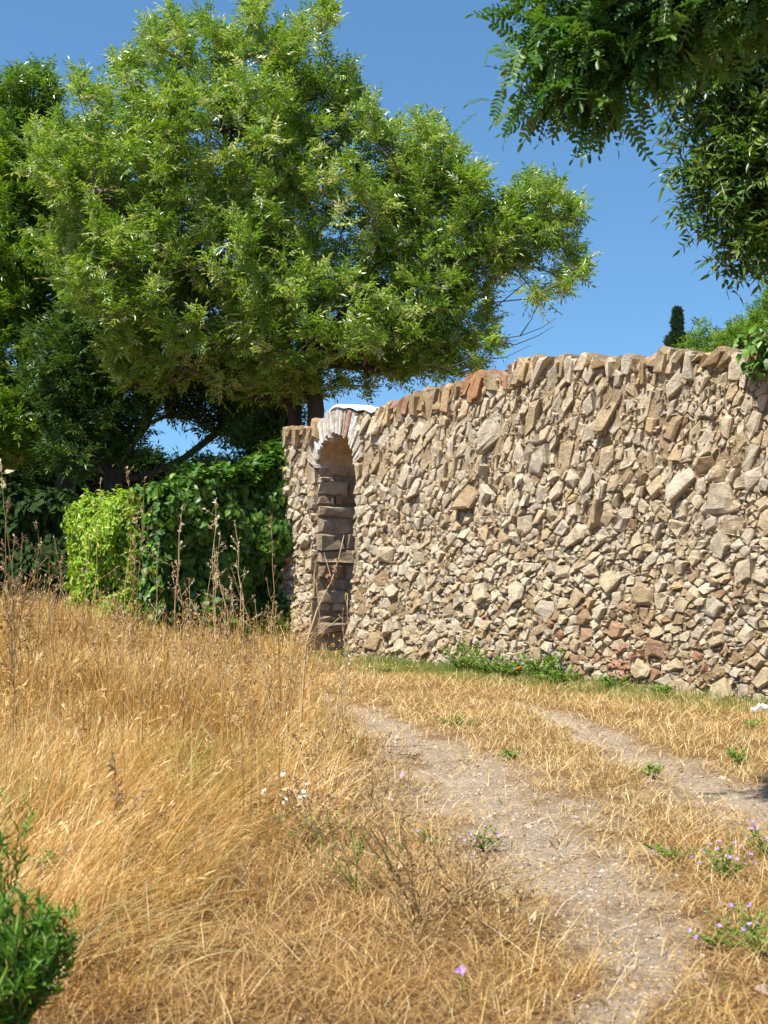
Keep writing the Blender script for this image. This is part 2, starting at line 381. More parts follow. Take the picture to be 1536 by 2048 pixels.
def stone_from_poly(acc, poly, frame, h, rs, C, tilt=0.35, deep=0.06, round_=0.0, lo=0.0):
    """poly (k,2) in face coordinates -> angular stone standing h proud; frame maps (a,b,o)->xyz"""
    while len(poly) > 5 or (len(poly) > 4 and rs.rand() < 0.35):      # sharper outlines
        k = len(poly); e = poly - np.roll(poly, 1, 0); g = np.roll(e, -1, 0); ar = np.abs(e[:, 0] * g[:, 1] - e[:, 1] * g[:, 0])
        poly = np.delete(poly, int(np.argmin(ar)), 0)
    c = poly.mean(0); k = len(poly)
    tl = rs.normal(0, tilt, 2)
    size = math.sqrt(max(1e-6, abs(0.5 * np.sum(poly[:, 0] * np.roll(poly[:, 1], -1) - np.roll(poly[:, 0], -1) * poly[:, 1]))))
    rings = []
    q0 = c + (poly - c) * 1.02
    rings.append((q0, np.full(k, -deep)))
    e1 = rs.uniform(0.93, 1.05, (k, 1)); q1 = c + (poly - c) * e1
    o1 = h * rs.uniform(0.55, 0.9, k) + (q1 - c) @ tl; rings.append((q1, np.maximum(o1, 0.0)))
    e2 = rs.uniform(0.62, 0.93, (k, 1)); sh = rs.normal(0, 0.06 * size, 2)
    q2 = c + sh + (poly - c) * e2
    o2 = h * 1.12 + (q2 - c) @ tl + rs.normal(0, 0.10 * h + 0.003, k)
    rings.append((q2, np.maximum(o2, o1 * 0.6)))
    cc = c + sh * 2; oc = h * rs.uniform(1.05, 1.25) + rs.normal(0, 0.006)
    V = np.concatenate([frame(q[:, 0], q[:, 1], np.asarray(o) + lo) for q, o in rings] + [frame(np.array([cc[0]]), np.array([cc[1]]), np.array([oc + lo]))])
    j = np.arange(k); j2 = (j + 1) % k
    Q = np.concatenate([np.stack([i * k + j, i * k + j2, (i + 1) * k + j2, (i + 1) * k + j], 1) for i in range(2)])
    T = np.stack([2 * k + j, 2 * k + j2, np.full(k, 3 * k)], 1)
    if rs.rand() < 0.5:                 # broken facets instead of an even pyramid
        m = k // 2; T[:, 2] = 3 * k
    acc.add(V, Q, T, C)

def stone_tint(s, z, rs):
    u = rs.rand()
    if u < 0.80: t = rs.uniform(0.10, 0.84)
    elif u < 0.93: t = rs.uniform(0.0, 0.15)
    else: t = rs.uniform(0.82, 0.89)
    if z < 0.75 and 2.2 < s < 5.5 and rs.rand() < 0.16: t = rs.uniform(0.9, 0.96)
    if z < 0.9 and rs.rand() < 0.2: t = rs.uniform(0.0, 0.2)
    return t

def build_wall():
    rs = np.random.RandomState(21)
    root = empty('stone_wall', tuple(wp(2.0, 0.0)), 'tall dry rubble stone wall in the sun with an arched doorway at its far end', 'wall')
    L = np.array(wp(2.0, 0.0))
    # --- mortar core, pierced by the doorway
    core = Acc()
    ss = np.unique(np.concatenate([np.arange(S0 + 0.03, DL, 0.09), np.linspace(DL, DR, 25), np.arange(DR, S1, 0.09)]))
    def column(s): 
        if DL - 1e-6 <= s <= DR + 1e-6: return intrados(s)
        return None
    def wall_part(sa, bot):
        n = len(sa); nz = 34
        def sheet(o, flip, rough):
            b = np.array([bot(s) for s in sa]); t = wtop(sa) - 0.05
            f = np.linspace(0, 1, nz)[None]
            Z = b[:, None] + (t - b)[:, None] * f; Sg = np.repeat(sa[:, None], nz, 1)
            O = o + rough * (0.012 * noise2(Sg, Z, 0.25) + 0.01 * noise2(Sg, Z, 0.09, 4)) + (batter(Z) if rough else 0)
            return wp(Sg, Z, O)
        F = sheet(0.0, False, 1); B = sheet(-THK, True, 0)
        i = (np.arange(n - 1)[:, None] * nz + np.arange(nz - 1)[None]).ravel()
        q = np.stack([i, i + nz, i + nz + 1, i + 1], 1)
        core.add(F.reshape(-1, 3), q, None, rs.uniform(0, 1, n * nz)); core.add(B.reshape(-1, 3), q[:, ::-1], None, 0.5)
        for k in (0, nz - 1):          # underside and top
            V = np.concatenate([F[:, k], B[:, k]]); j = np.arange(n - 1)
            core.add(V, np.stack([j, j + 1, j + 1 + n, j + n], 1), None, 0.4)
        for k in (0, n - 1):
            V = np.concatenate([F[k], B[k]]); j = np.arange(nz - 1)
            core.add(V, np.stack([j, j + 1, j + 1 + nz, j + nz], 1), None, 0.4)
    wall_part(ss[ss <= DL + 1e-6], lambda s: -0.2)
    wall_part(np.linspace(DL, DR, 25), lambda s: intrados(s))
    wall_part(ss[ss >= DR - 1e-6], lambda s: -0.2)
    core.build('mortar_core', M['mortar'], root, True, L)
    # --- face rubble: packed discs -> power diagram -> angular stones
    u0, v0 = fwd(S0, 0)[0] - 1.2, fwd(0, -0.3)[1]; v1 = fwd(0, 3.1)[1]
    radii = np.sort(np.concatenate([rs.uniform(0.09, 0.15, 190), rs.uniform(0.052, 0.09, 1200), rs.uniform(0.032, 0.052, 3900), rs.uniform(0.018, 0.032, 8500)]))[::-1]
    P, R = pack(u0, 14.0, v0, v1, radii, rs, 0.90, 14)
    acc = Acc(); frame = lambda a, b, o: wp(a, b, o + batter(b))
    oct_ = np.stack([np.cos(np.arange(9) / 9 * 6.2832), np.sin(np.arange(9) / 9 * 6.2832)], 1)
    for i in range(len(P)):
        s, z = inv(P[i, 0], P[i, 1])
        if s < S0 - 0.02 or s > S1: continue
        top = wtop(s)
        if z > top - 0.03 or z < -0.12: continue
        r = R[i]
        if DL - 0.005 < s < DR + 0.005 and z < intrados(s) + ARCH_T * 0.85: continue
        dx, dz = s - DC, z - SPR
        if z > SPR - 0.12 and math.hypot(dx / (DW + ARCH_T), dz / (RISE + ARCH_T)) < 0.98: continue
        poly = [P[i] + r * 1.5 * o * rs.uniform(0.8, 1.1) for o in oct_]
        dv = P - P[i]; dd = np.sqrt((dv ** 2).sum(1)); nb = np.where((dd > 0) & (dd < r * 1.6 + R * 1.6))[0]
        for j in nb:
            n = dv[j] / dd[j]; m = (dd[j] ** 2 + r * r - R[j] ** 2) / (2 * dd[j])
            poly = clip_poly(poly, n, P[i] @ n + m - rs.uniform(0.001, 0.007))
            if len(poly) < 3: break
        if len(poly) < 3: continue
        poly = np.array(poly); a, b = inv(poly[:, 0], poly[:, 1]); poly = np.stack([a, b], 1)
        poly = list(poly)
        if s < DC and z < SPR + 0.5: poly = clip_poly(poly, np.array([1.0, 0]), DL - 0.004)
        if s > DC and z < SPR + 0.5: poly = clip_poly(poly, np.array([-1.0, 0]), -(DR + 0.004))
        poly = clip_poly(poly, np.array([-1.0, 0]), -(S0 + 0.01))
        if len(poly) < 3: continue
        poly = np.array(poly)
        # drop nearly coincident corners
        keep = np.linalg.norm(poly - np.roll(poly, 1, 0), axis=1) > 0.012
        poly = poly[keep]
        if len(poly) < 3: continue
        c = poly.mean(0); poly = c + (poly - c) * rs.uniform(0.92, 1.04) * (1 + rs.normal(0, 0.06, (len(poly), 1)))
        ro = rs.normal(1.2, 0.6) if z > 1.3 else rs.normal(0.7, 1.1); ax = np.array([math.cos(ro), math.sin(ro)]); st = rs.uniform(0.95, 1.22)
        q = poly - c; al = q @ ax; ac = q @ np.array([-ax[1], ax[0]]); poly = c + al[:, None] * st * ax + (ac / st ** 0.7)[:, None] * np.array([-ax[1], ax[0]])
        if s < DC and z < SPR + 0.5: poly[:, 0] = np.minimum(poly[:, 0], DL)
        if s > DC and z < SPR + 0.5: poly[:, 0] = np.maximum(poly[:, 0], DR)
        poly[:, 1] = np.minimum(poly[:, 1], wtop(poly[:, 0]) + 0.01)
        up = z > 2.0
        h = rs.uniform(0.012, 0.042) * (0.8 + r / 0.2) * (0.8 if up else 1.1)
        if r < 0.03: h *= rs.uniform(0.3, 1.2)
        if up and r < 0.05 and rs.rand() < 0.22: continue        # mortar patches in the upper part
        stone_from_poly(acc, poly, frame, h, rs, stone_tint(s, z, rs), 0.2 if not up else 0.14, 0.05)
    # small shards wedged into the joints
    for k in range(9000):
        s = rs.uniform(S0 + 0.03, S1 - 3); z = rs.uniform(0, 2.95)
        if z > wtop(s) - 0.06 or (DL - 0.03 < s < DR + 0.03 and z < intrados(s) + ARCH_T): continue
        if math.hypot((s - DC) / (DW + ARCH_T), (z - SPR) / (RISE + ARCH_T)) < 1.05: continue
        r = rs.uniform(0.008, 0.026); m = rs.randint(3, 6); an = np.sort(rs.uniform(0, 6.283, m)); st = rs.uniform(0.6, 2.0); ro = rs.normal(1.25, 0.5)
        x = np.cos(an) * r * st; y = np.sin(an) * r; poly = np.stack([s + x * math.cos(ro) - y * math.sin(ro), z + x * math.sin(ro) + y * math.cos(ro)], 1)
        stone_from_poly(acc, poly, frame, rs.uniform(0.010, 0.032), rs, stone_tint(s, z, rs), 0.4, 0.02)
    acc.build('rubble_face', M['stone'], root, False, L)
    # --- coping: upright and tilted blocks along the top
    cp = Acc(); s = S0 + 0.02
    lich = [(px_to_s(955), 0.30)]
    while s < S1:
        if s > px_to_s(636) and s < px_to_s(752): s = px_to_s(753)
        w = rs.choice([rs.uniform(0.03, 0.07), rs.uniform(0.07, 0.13), rs.uniform(0.13, 0.24)], p=[0.45, 0.38, 0.17]) if s > 0.3 else rs.uniform(0.04, 0.1)
        t = wtop(s + w / 2) - (0.03 if s > 0.3 else 0); hh = rs.uniform(0.01, 0.085) if s > 0.3 else rs.uniform(0.02, 0.04)
        lean = rs.normal(0.025, 0.03); dep = rs.uniform(0.05, 0.24); pk = rs.uniform(0.2, 0.8)
        tint = rs.choice([rs.uniform(0.0, 0.12), rs.uniform(0.1, 0.6), rs.uniform(0.86, 0.95)], p=[0.5, 0.25, 0.25])
        orange = abs(s + w / 2 - lich[0][0]) < 0.22
        if orange: tint = 0.97; hh = 0.13; w = max(w, 0.12)
        for lay in range(2):                       # front and rear block
            o0 = rs.uniform(0.015, 0.065) - lay * THK * 0.5; o1 = o0 - THK * 0.5 + 0.03
            tt = t + rs.uniform(-0.03, 0.02) * lay
            base = [(s - lean * dep * 3, tt - dep), (s + w * rs.uniform(0.7, 1.0) - lean * dep * 3, tt - dep + rs.uniform(-0.03, 0.03)), (s + w + lean, tt + hh * rs.uniform(-0.1, 0.7) - 0.02), (s + w * pk + lean, tt + hh), (s + lean, tt + hh * rs.uniform(-0.1, 0.8) - 0.02)]
            base = np.array(base); m = base.mean(0)
            f0 = m + (base - m) * rs.uniform(0.75, 0.95, (5, 1)); 
            V = np.concatenate([wp(f0[:, 0], f0[:, 1], o0 + rs.uniform(-0.01, 0.03, 5)), wp(base[:, 0], base[:, 1], o0 - 0.04), wp(base[:, 0], base[:, 1] - 0.02, o1)])
            j = np.arange(5); j2 = (j + 1) % 5
            Q = np.concatenate([np.stack([q * 5 + j, q * 5 + j2, q * 5 + 5 + j2, q * 5 + 5 + j], 1) for q in range(2)])
            T = [[0, 1, 2], [0, 2, 3], [0, 3, 4], [10, 12, 11], [10, 13, 12], [10, 14, 13]]
            cp.add(V, Q, T, tint)
        s += w * rs.uniform(0.86, 1.0)
    cp.build('coping_stone', M['stone'], root, False, L)
    # --- arch of thin plates set on edge, whitewashed
    ar = Acc(); n = 30
    cuts = np.concatenate([[0], np.cumsum(rs.uniform(0.5, 1.6, n))]); cuts = cuts / cuts[-1]
    for i in range(n):
        a0 = math.pi * (1.03 - 1.06 * cuts[i]); a1 = math.pi * (1.03 - 1.06 * (cuts[i] * 0.04 + cuts[i + 1] * 0.96))
        inr = -rs.uniform(0.0, 0.05); outr = ARCH_T * rs.uniform(0.7, 1.2)
        proud = rs.uniform(0.015, 0.045)
        def ep(a, d):              # plates stand nearer to upright than a true radial arch
            return DC + (DW + d * 0.62) * math.cos(a), SPR + RISE * math.sin(a) + d * (0.35 + 0.72 * math.sin(a))
        c = [ep(a0, inr), ep(a1, inr + rs.uniform(-0.01, 0.01)), ep(a1, outr), ep(a0, outr + rs.uniform(-0.02, 0.02))]
        c = np.array(c); c[:, 1] = np.minimum(c[:, 1], wtop(c[:, 0]) + 0.01)
        m = c.mean(0); f = m + (c - m) * np.array([0.8, 0.96])
        V = np.concatenate([wp(f[:, 0], f[:, 1], proud + rs.uniform(-0.006, 0.006, 4)), wp(c[:, 0], c[:, 1], proud - 0.015), wp(c[:, 0], c[:, 1], -0.2)])
        Q = [[0, 1, 2, 3]] + [[q * 4 + j, q * 4 + (j + 1) % 4, q * 4 + 4 + (j + 1) % 4, q * 4 + 4 + j] for q in range(2) for j in range(4)]
        t = 0.97 if i in (20,) else rs.uniform(0.1, 0.85)
        if i < 5 or i > n - 6: t = rs.uniform(0.0, 0.45)
        ar.add(V, Q, None, t)
    o = ar.build('door_arch', M['limewash'], root, False, L); o['label'] = 'whitewashed arch of thin stone plates set on edge'
    # --- flat white bed of lime over the arch
    cap = Acc(); sa = np.linspace(px_to_s(664), px_to_s(757), 14)
    zt = wtop(sa) + 0.03 + 0.012 * np.sin(sa * 23)
    for (oa, ob) in ((0.045, -0.25), (-0.25, -THK + 0.04)):
        zt = zt - 0.012
        V = np.concatenate([wp(sa, zt - 0.035, oa), wp(sa, zt, oa - 0.02), wp(sa, zt + 0.01, ob), wp(sa, zt - 0.055, ob)])
        j = np.arange(13)
        cap.add(V, np.concatenate([np.stack([q * 14 + j, q * 14 + j + 1, q * 14 + 14 + j + 1, q * 14 + 14 + j], 1) for q in range(3)]), None, rs.uniform(0.35, 0.8, len(V)))
    cap.build('lime_capping', M['limewash'], root, False, L)
    # --- the far jamb: long flat slabs with joints; seen inside the doorway
    jb = Acc()
    def slabs(face, sign):
        z = -0.05; fr = lambda a, b, o: wp(face + sign * o, b, -a)
        while z < SPR - 0.02:
            hgt = rs.uniform(0.1, 0.2) if rs.rand() < 0.65 else rs.uniform(0.03, 0.07); a = -0.01
            z2 = min(z + hgt, SPR)
            while a < THK:
                w = rs.uniform(0.2, 0.62); a2 = min(a + w, THK)
                if THK - a2 < 0.12: a2 = THK
                g = 0.010; k = rs.uniform(-0.03, 0.03, 8)
                poly = np.array([[a + g, z + g + k[0]], [(a + a2) / 2, z + g * 0.4 + k[1] * .5], [a2 - g, z + g + k[2]], [a2 - g, (z + z2) / 2], [a2 - g - abs(k[3]), z2 - g + k[4] * .6], [(a + a2) / 2, z2 - g * 0.3 + k[5] * .7], [a + g + abs(k[6]), z2 - g + k[7] * .5], [a + g, (z + z2) / 2]])
                stone_from_poly(jb, poly, fr, rs.uniform(0.015, 0.075), rs, rs.uniform(0.05, 1.0), 0.08, 0.05)
                a = a2
            z = z2
    slabs(DL - 0.03, 1); slabs(DR + 0.03, -1)
    jb.build('door_jamb', M['jamb'], root, False, L)
    # --- soffit of the arch in ochre plaster
    sf = Acc(); ang = np.linspace(math.pi, 0, 17)
    sx = DC + (DW - 0.012) * np.cos(ang); sz = SPR - 0.1 + (RISE + 0.085) * np.sin(ang)
    oo = np.linspace(-0.02, -THK + 0.02, 10)
    G = wp(np.repeat(sx[:, None], 10, 1), np.repeat(sz[:, None], 10, 1) + 0.008 * RS.normal(size=(17, 10)), np.repeat(oo[None], 17, 0))
    i = (np.arange(16)[:, None] * 10 + np.arange(9)[None]).ravel()
    sf.add(G.reshape(-1, 3), np.stack([i, i + 10, i + 11, i + 1], 1), None, rs.uniform(0, 1, 170))
    sf.build('arch_soffit', M['plaster'], root, True, L)
    # --- patch of reddish earth spilling from a hole near the foot
    re_ = Acc(); sc, zc = px_to_wall(1270, 1322)
    for k in range(46):
        a = rs.normal(sc, 0.07); b = abs(rs.normal(0.0, 0.16)) + 0.03
        r = rs.uniform(0.015, 0.05); poly = np.array([[a + r * math.cos(q) * rs.uniform(.7, 1.1), b + r * math.sin(q) * rs.uniform(.7, 1.1)] for q in np.linspace(0, 5.3, 6)])
        stone_from_poly(re_, poly, lambda x, y, o: wp(x, y, o + batter(y)), rs.uniform(0.05, 0.09), rs, rs.uniform(0, 1), 0.3, 0.02)
    re_.build('earth_spill', M['red_earth'], root, False, L)
build_wall()

# ------------------------------------------------------------------ leaf templates
def quad_leaf(p0, d, side, L, W, fold=0.25, n=None):
    """pointed leaf of one folded quad"""
    n = np.cross(d, side)
    return [p0, p0 + d * L * 0.42 + side * W / 2 + n * W * fold, p0 + d * L, p0 + d * L * 0.42 - side * W / 2 + n * W * fold]
def pinnate(pairs, lw, ll, oval, rs, detail=False, droop=0.25, curl=0.2, terminal=True, start=0.3):
    V, Q, T, C = [], [], [], []
    def put(p0, d, side, L, W):
        d = d / np.linalg.norm(d); side = side - d * (side @ d); side /= np.linalg.norm(side); n = np.cross(d, side)
        b = len(V); c = rs.uniform(-0.08, 0.08)
        if not detail:
            V.extend(quad_leaf(p0, d, side, L, W)); Q.append([b, b + 1, b + 2, b + 3]); C.extend([c] * 4)
        else:
            ws = (0.34, 0.5, 0.40) if oval else (0.40, 0.5, 0.24); xs = (0.12, 0.5, 0.86) if oval else (0.2, 0.42, 0.72)
            dz = [-(x ** 2) * L * 0.14 for x in (0,) + xs + (1,)]
            mid = [p0 + d * L * x + n * z for x, z in zip((0,) + xs + (1,), dz)]
            V.extend(mid)
            for sgn in (1, -1):
                for x, w, z in zip(xs, ws, dz[1:]): V.append(p0 + d * L * x + side * sgn * W * w + n * (z + W * 0.14))
            for a, s0 in ((0, 5), (1, 8)):
                T.append([b, b + 1, b + s0] if a == 0 else [b, b + s0, b + 1])
                for k in range(2):
                    q = [b + 1 + k, b + 2 + k, b + s0 + 1 + k, b + s0 + k]; Q.append(q if a == 0 else q[::-1])
                q = [b + 3, b + 4, b + s0 + 2]; T.append(q if a == 0 else q[::-1])
            C.extend([c] * 11)
    def rach(t): return np.array([t, 0, -curl * t * t])
    for i in range(pairs):
        t = start + (1 - start) * i / (pairs - (0 if terminal else 1) * 1.0 + (0 if terminal else 0.001))
        for s in (1, -1):
            d = np.array([0.55 + rs.uniform(-.15, .15), s * 1.0, -droop * rs.uniform(0.3, 1.6)])
            put(rach(t), d, np.array([1.0, -s * 0.4, rs.uniform(-.25, .25)]) * s, ll * rs.uniform(0.85, 1.1), lw)
    if terminal: put(rach(1.0), np.array([1, 0, -0.4 - curl]), np.array([0, 1.0, 0.1]), ll * 1.1, lw)
    b = len(V); w = 0.010
    for t in (0, 0.5, 1.0): V.extend([rach(t) + np.array([0, w, 0]), rach(t) - np.array([0, w, 0])]); C.extend([0.2, 0.2])
    Q.extend([[b, b + 1, b + 3, b + 2], [b + 2, b + 3, b + 5, b + 4]])
    return np.array(V), np.array(Q).reshape(-1, 4), np.array(T, int).reshape(-1, 3), np.array(C)

def broad_leaf(heart=True):
    """single broad leaf, x = to the tip, y across, z normal; length 1"""
    xs = np.array([0.0, 0.12, 0.38, 0.70, 1.0]); ws = np.array([0.0, 0.36, 0.44, 0.24, 0.0]) if heart else np.array([0, 0.16, 0.24, 0.16, 0])
    dz = -0.22 * xs ** 2
    V = [[x, 0, z] for x, z in zip(xs, dz)]
    V += [[x - (0.10 if (heart and i == 0) else 0), w, z + 0.28 * w] for i, (x, w, z) in enumerate(zip(xs[1:4], ws[1:4], dz[1:4]))]
    V += [[x - (0.10 if (heart and i == 0) else 0), -w, z + 0.28 * w] for i, (x, w, z) in enumerate(zip(xs[1:4], ws[1:4], dz[1:4]))]
    Q = [[1, 2, 6, 5], [2, 3, 7, 6], [1, 8, 9, 2], [2, 9, 10, 3]]; T = [[0, 1, 5], [3, 4, 7], [0, 8, 1], [3, 10, 4]]
    return np.array(V, float), np.array(Q), np.array(T), np.zeros(11)
def small_leaf():
    V = np.array([[0, 0, 0], [0.45, 0.24, 0.06], [1, 0, -0.08], [0.45, -0.24, 0.06]], float)
    return V, np.array([[0, 1, 2, 3]]), np.zeros((0, 3), int), np.zeros(4)
_rt = np.random.RandomState(3)
ASH_FAR = [pinnate(3, 0.165, 0.48, False, _rt, False, 0.5, c) for c in (0.05, 0.2, 0.35, 0.5)]
ASH_NEAR = [pinnate(3, 0.135, 0.44, False, _rt, True, 0.7, c) for c in (0.1, 0.25, 0.4, 0.55)]
ROBINIA = [pinnate(7, 0.088, 0.20, True, _rt, True, 0.30, c, True, 0.16) for c in (0.1, 0.3, 0.5)]
IVY = broad_leaf(True); OVAL = broad_leaf(False); SMALL = small_leaf(); LANCE = (OVAL[0] * np.array([1, 0.42, 1]), OVAL[1], OVAL[2], OVAL[3])

def frames(d, up=None, jit=0.5):
    """X along d, Z roughly up with jitter"""
    n = len(d); up = np.array([0, 0, 1.0]) if up is None else up
    X = nrm(d); Zr = up + RS.normal(0, jit, (n, 3)); Z = nrm(Zr - X * (Zr * X).sum(1, keepdims=True)); Y = np.cross(Z, X)
    return X, Y, Z

# ------------------------------------------------------------------ trees
def blob_points(blobs, n, rs, shell=0.35, zmin=None):
    """points in a union of ellipsoids (cx,cy,cz,rx,ry,rz), more towards the outside"""
    vol = np.array([b[3] * b[4] * b[5] for b in blobs]) ** 0.75; w = vol / vol.sum()
    k = rs.choice(len(blobs), n, p=w); B = np.array(blobs)[k]
    d = nrm(rs.normal(size=(n, 3))); r = rs.uniform(shell, 1.0, n) ** 0.6; r = r * np.where(rs.rand(n) < 0.14, rs.uniform(1.0, 1.22, n), 1.0)
    P = B[:, :3] + d * r[:, None] * B[:, 3:]
    if zmin is not None: P = P[P[:, 2] > zmin]
    return P

def grow(seeds, seed_parent, tips, rs, pathw=0.3, seg=0.45, rtip=0.005, gain=0.5, wob=0.08, sag=0.0):
    """connect tips one by one to the nearest wood; returns node arrays and radii"""
    P = [np.array(p, float) for p in seeds]; par = list(seed_parent); plen = []
    for i, p in enumerate(P): plen.append(0 if par[i] < 0 else plen[par[i]] + 0.4 * np.linalg.norm(p - P[par[i]]))
    cap = len(P) + len(tips) * 14; A = np.zeros((cap, 3)); L = np.zeros(cap); n = len(P)
    A[:n] = P; L[:n] = plen; par += [0] * (cap - n); root0 = P[-1]
    order = np.argsort(np.linalg.norm(tips - A[:n].mean(0), axis=1)); tipn = []
    for t in order:
        q = tips[t]; d = np.linalg.norm(A[:n] - q, axis=1)
        below = np.maximum(0, A[:n, 2] - q[2])
        c = d + pathw * L[:n] + 0.5 * below
        j = int(np.argmin(c)); m = max(1, min(12, int(d[j] / seg))); a = A[j]; prev = j
        side = rs.normal(0, wob * d[j], 3); side[2] -= sag * d[j]
        for k in range(1, m + 1):
            f = k / m; p = a + (q - a) * f + side * math.sin(f * math.pi) 
            A[n] = p; par[n] = prev; L[n] = L[prev] + np.linalg.norm(p - A[prev]); prev = n; n += 1
        tipn.append(prev)
    par = np.array(par[:n]); A = A[:n]; w = np.zeros(n); w[tipn] += 1
    for i in range(n - 1, 0, -1):
        if par[i] >= 0: w[par[i]] += w[i]
    r = rtip * np.maximum(w, 1) ** gain
    return A, par, r, np.array(tipn)

def wood(root, L, A, par, r, thick, trunk_mat, seeds_n, name_a='trunk', name_b='branches'):
    tk, br = Acc(), Acc(); idx = np.where(par >= 0)[0]
    ra = r[par[idx]].copy(); rb = r[idx]; ra = np.minimum(ra, rb * 1.35 + 0.004)
    big = rb > thick
    if big.any(): frusta(tk, A[par[idx][big]], A[idx][big], ra[big], rb[big], 10, 0.5)
    sm = ~big
    if sm.any(): frusta(br, A[par[idx][sm]], A[idx][sm], ra[sm], rb[sm], 5, RS.uniform(0.2, 1, sm.sum()))
    if big.any(): tk.build(name_a, trunk_mat, root, True, L)
    if sm.any(): br.build(name_b, M['twig'], root, True, L)

def shoots(acc, tips, dirs, per, tmpl, size, tintc, spread=0.9, shoot_len=0.25, upb=0.45, jit=0.5, keys=None, keyp=0.0, tintv=0.18):
    """leafy shoots: `per` compound leaves radiating from each tip"""
    n = len(tips)
    P = np.repeat(tips, per, 0); D = np.repeat(dirs, per, 0); N = n * per
    f = RS.rand(N); P = P + D * (f[:, None] - 0.7) * shoot_len + RS.normal(0, 0.05, (N, 3))
    d = nrm(D * (0.35 + 0.6 * f[:, None]) + RS.normal(0, spread, (N, 3)) * 0.8 + np.array([0, 0, upb]))
    X, Y, Z = frames(d, None, jit)
    sz = size * RS.uniform(0.7, 1.2, N)
    base = np.repeat(tintc + RS.normal(0, tintv * 0.6, n), per) + RS.normal(0, tintv, N)
    k = RS.randint(0, len(tmpl), N)
    for q in range(len(tmpl)):
        m = k == q
        acc.inst(tmpl[q], P[m], X[m], Y[m], Z[m], sz[m], np.clip(base[m], 0.02, 0.98))
    if keys is not None:
        kt = np.where(RS.rand(n) < keyp)[0]; m = 16
        if 0 < len(kt) < 60:           # near tree: every bunch is a part
            for t_ in kt:
                kd = nrm(RS.normal(0, 0.45, (m, 3)) + np.array([0, 0, -1.0])); X, Y, Z = frames(kd, np.array([0, 1.0, 0]), 0.8); kb = Acc()
                kb.inst((SMALL[0] * np.array([1, 0.42, 1]), SMALL[1], SMALL[2], SMALL[3]), tips[t_] - dirs[t_] * 0.08 + RS.normal(0, 0.02, (m, 3)), X, Y, Z, RS.uniform(0.035, 0.055, m), RS.rand(m))
                keys.parts.append(kb)
        elif len(kt):
            KP = np.repeat(tips[kt] - dirs[kt] * 0.12, m, 0) + RS.normal(0, 0.07, (len(kt) * m, 3)) + np.array([0, 0, -0.05])
            kd = nrm(RS.normal(0, 0.45, (len(KP), 3)) + np.array([0, 0, -1.0]))
            X, Y, Z = frames(kd, np.array([0, 1.0, 0]), 0.8)
            keys.inst((SMALL[0] * np.array([1, 0.42, 1]), SMALL[1], SMALL[2], SMALL[3]), KP, X, Y, Z, RS.uniform(0.06, 0.1, len(KP)), RS.rand(len(KP)))

def pxblobs(lst, Y, dy=None):
    out = []
    for q in lst:
        px, py, rx, ry = q[:4]; off = q[4] if len(q) > 4 else 0.0; c = at(px, py, Y + off); s = (Y + off) / FPX
        out.append([c[0], c[1], c[2], rx * s, (q[5] if len(q) > 5 else 0.85 * rx * s), ry * s])
    return out

def make_tree(name, label, base_px, Y, trunks, blobs, ntips, per, mat, tint, size, seedv, rtip=0.006, gain=0.47, keyp=0.0, extra_tips=None, tmpl=None, group=None, shell=0.35, thick=0.035, pathw=0.3, spread=0.9, cat='tree'):
    rs = np.random.RandomState(seedv)
    base = at(base_px, HOR, Y); base[2] = gz(base[0], base[1]) - 0.1
    root = empty(name, tuple(base), label, cat, group)
    seeds, par = [], []
    for tr in trunks:                      # each a list of (px,py,dY); first is tied to the base
        prev = -1
        pts = [base + np.array([0, 0, 0])] + [at(a, b, Y + c) for a, b, c in tr]
        for i in range(len(pts)):
            if i == 0:
                if seeds: prev = 0; continue
                seeds.append(pts[0]); par.append(-1); prev = 0; continue
            a = seeds[prev]; m = max(1, int(np.linalg.norm(pts[i] - a) / 0.35))
            for k in range(1, m + 1):
                seeds.append(a + (pts[i] - a) * k / m + (rs.normal(0, 0.025, 3) if k < m else 0)); par.append(prev); prev = len(seeds) - 1
    tips = blob_points(blobs, int(ntips * 1.2), rs, shell)
    nz = np.sin(tips[:, 0] * 2.9 + seedv) + np.sin(tips[:, 1] * 2.3 + tips[:, 0]) + np.sin(tips[:, 2] * 3.3 + 1.7 * np.sin(tips[:, 0] * 1.7)) + rs.normal(0, 1.2, len(tips))
    tips = tips[np.argsort(-nz)[:ntips]]
    if extra_tips is not None: tips = np.concatenate([tips, extra_tips])
    A, pr, r, tn = grow(seeds, par, tips, rs, pathw, 0.4, rtip, gain)
    wood(root, base, A, pr, r, thick, M['bark'], len(seeds))
    d = nrm(nrm(A[tn] - A[pr[tn]]) + np.array([0, 0, 0.5]))
    lf, ky = Acc(), Acc()
    shoots(lf, A[tn], d, per, tmpl or ASH_FAR, size, tint, spread, keys=ky, keyp=keyp)
    lf.build('crown', mat, root, False, base)
    if ky.n: ky.build('seed_bunches', M['keys'], root, False, base)
    for kb in ky.parts: kb.build('seed_bunch', M['keys'], root, False, base)
    return root

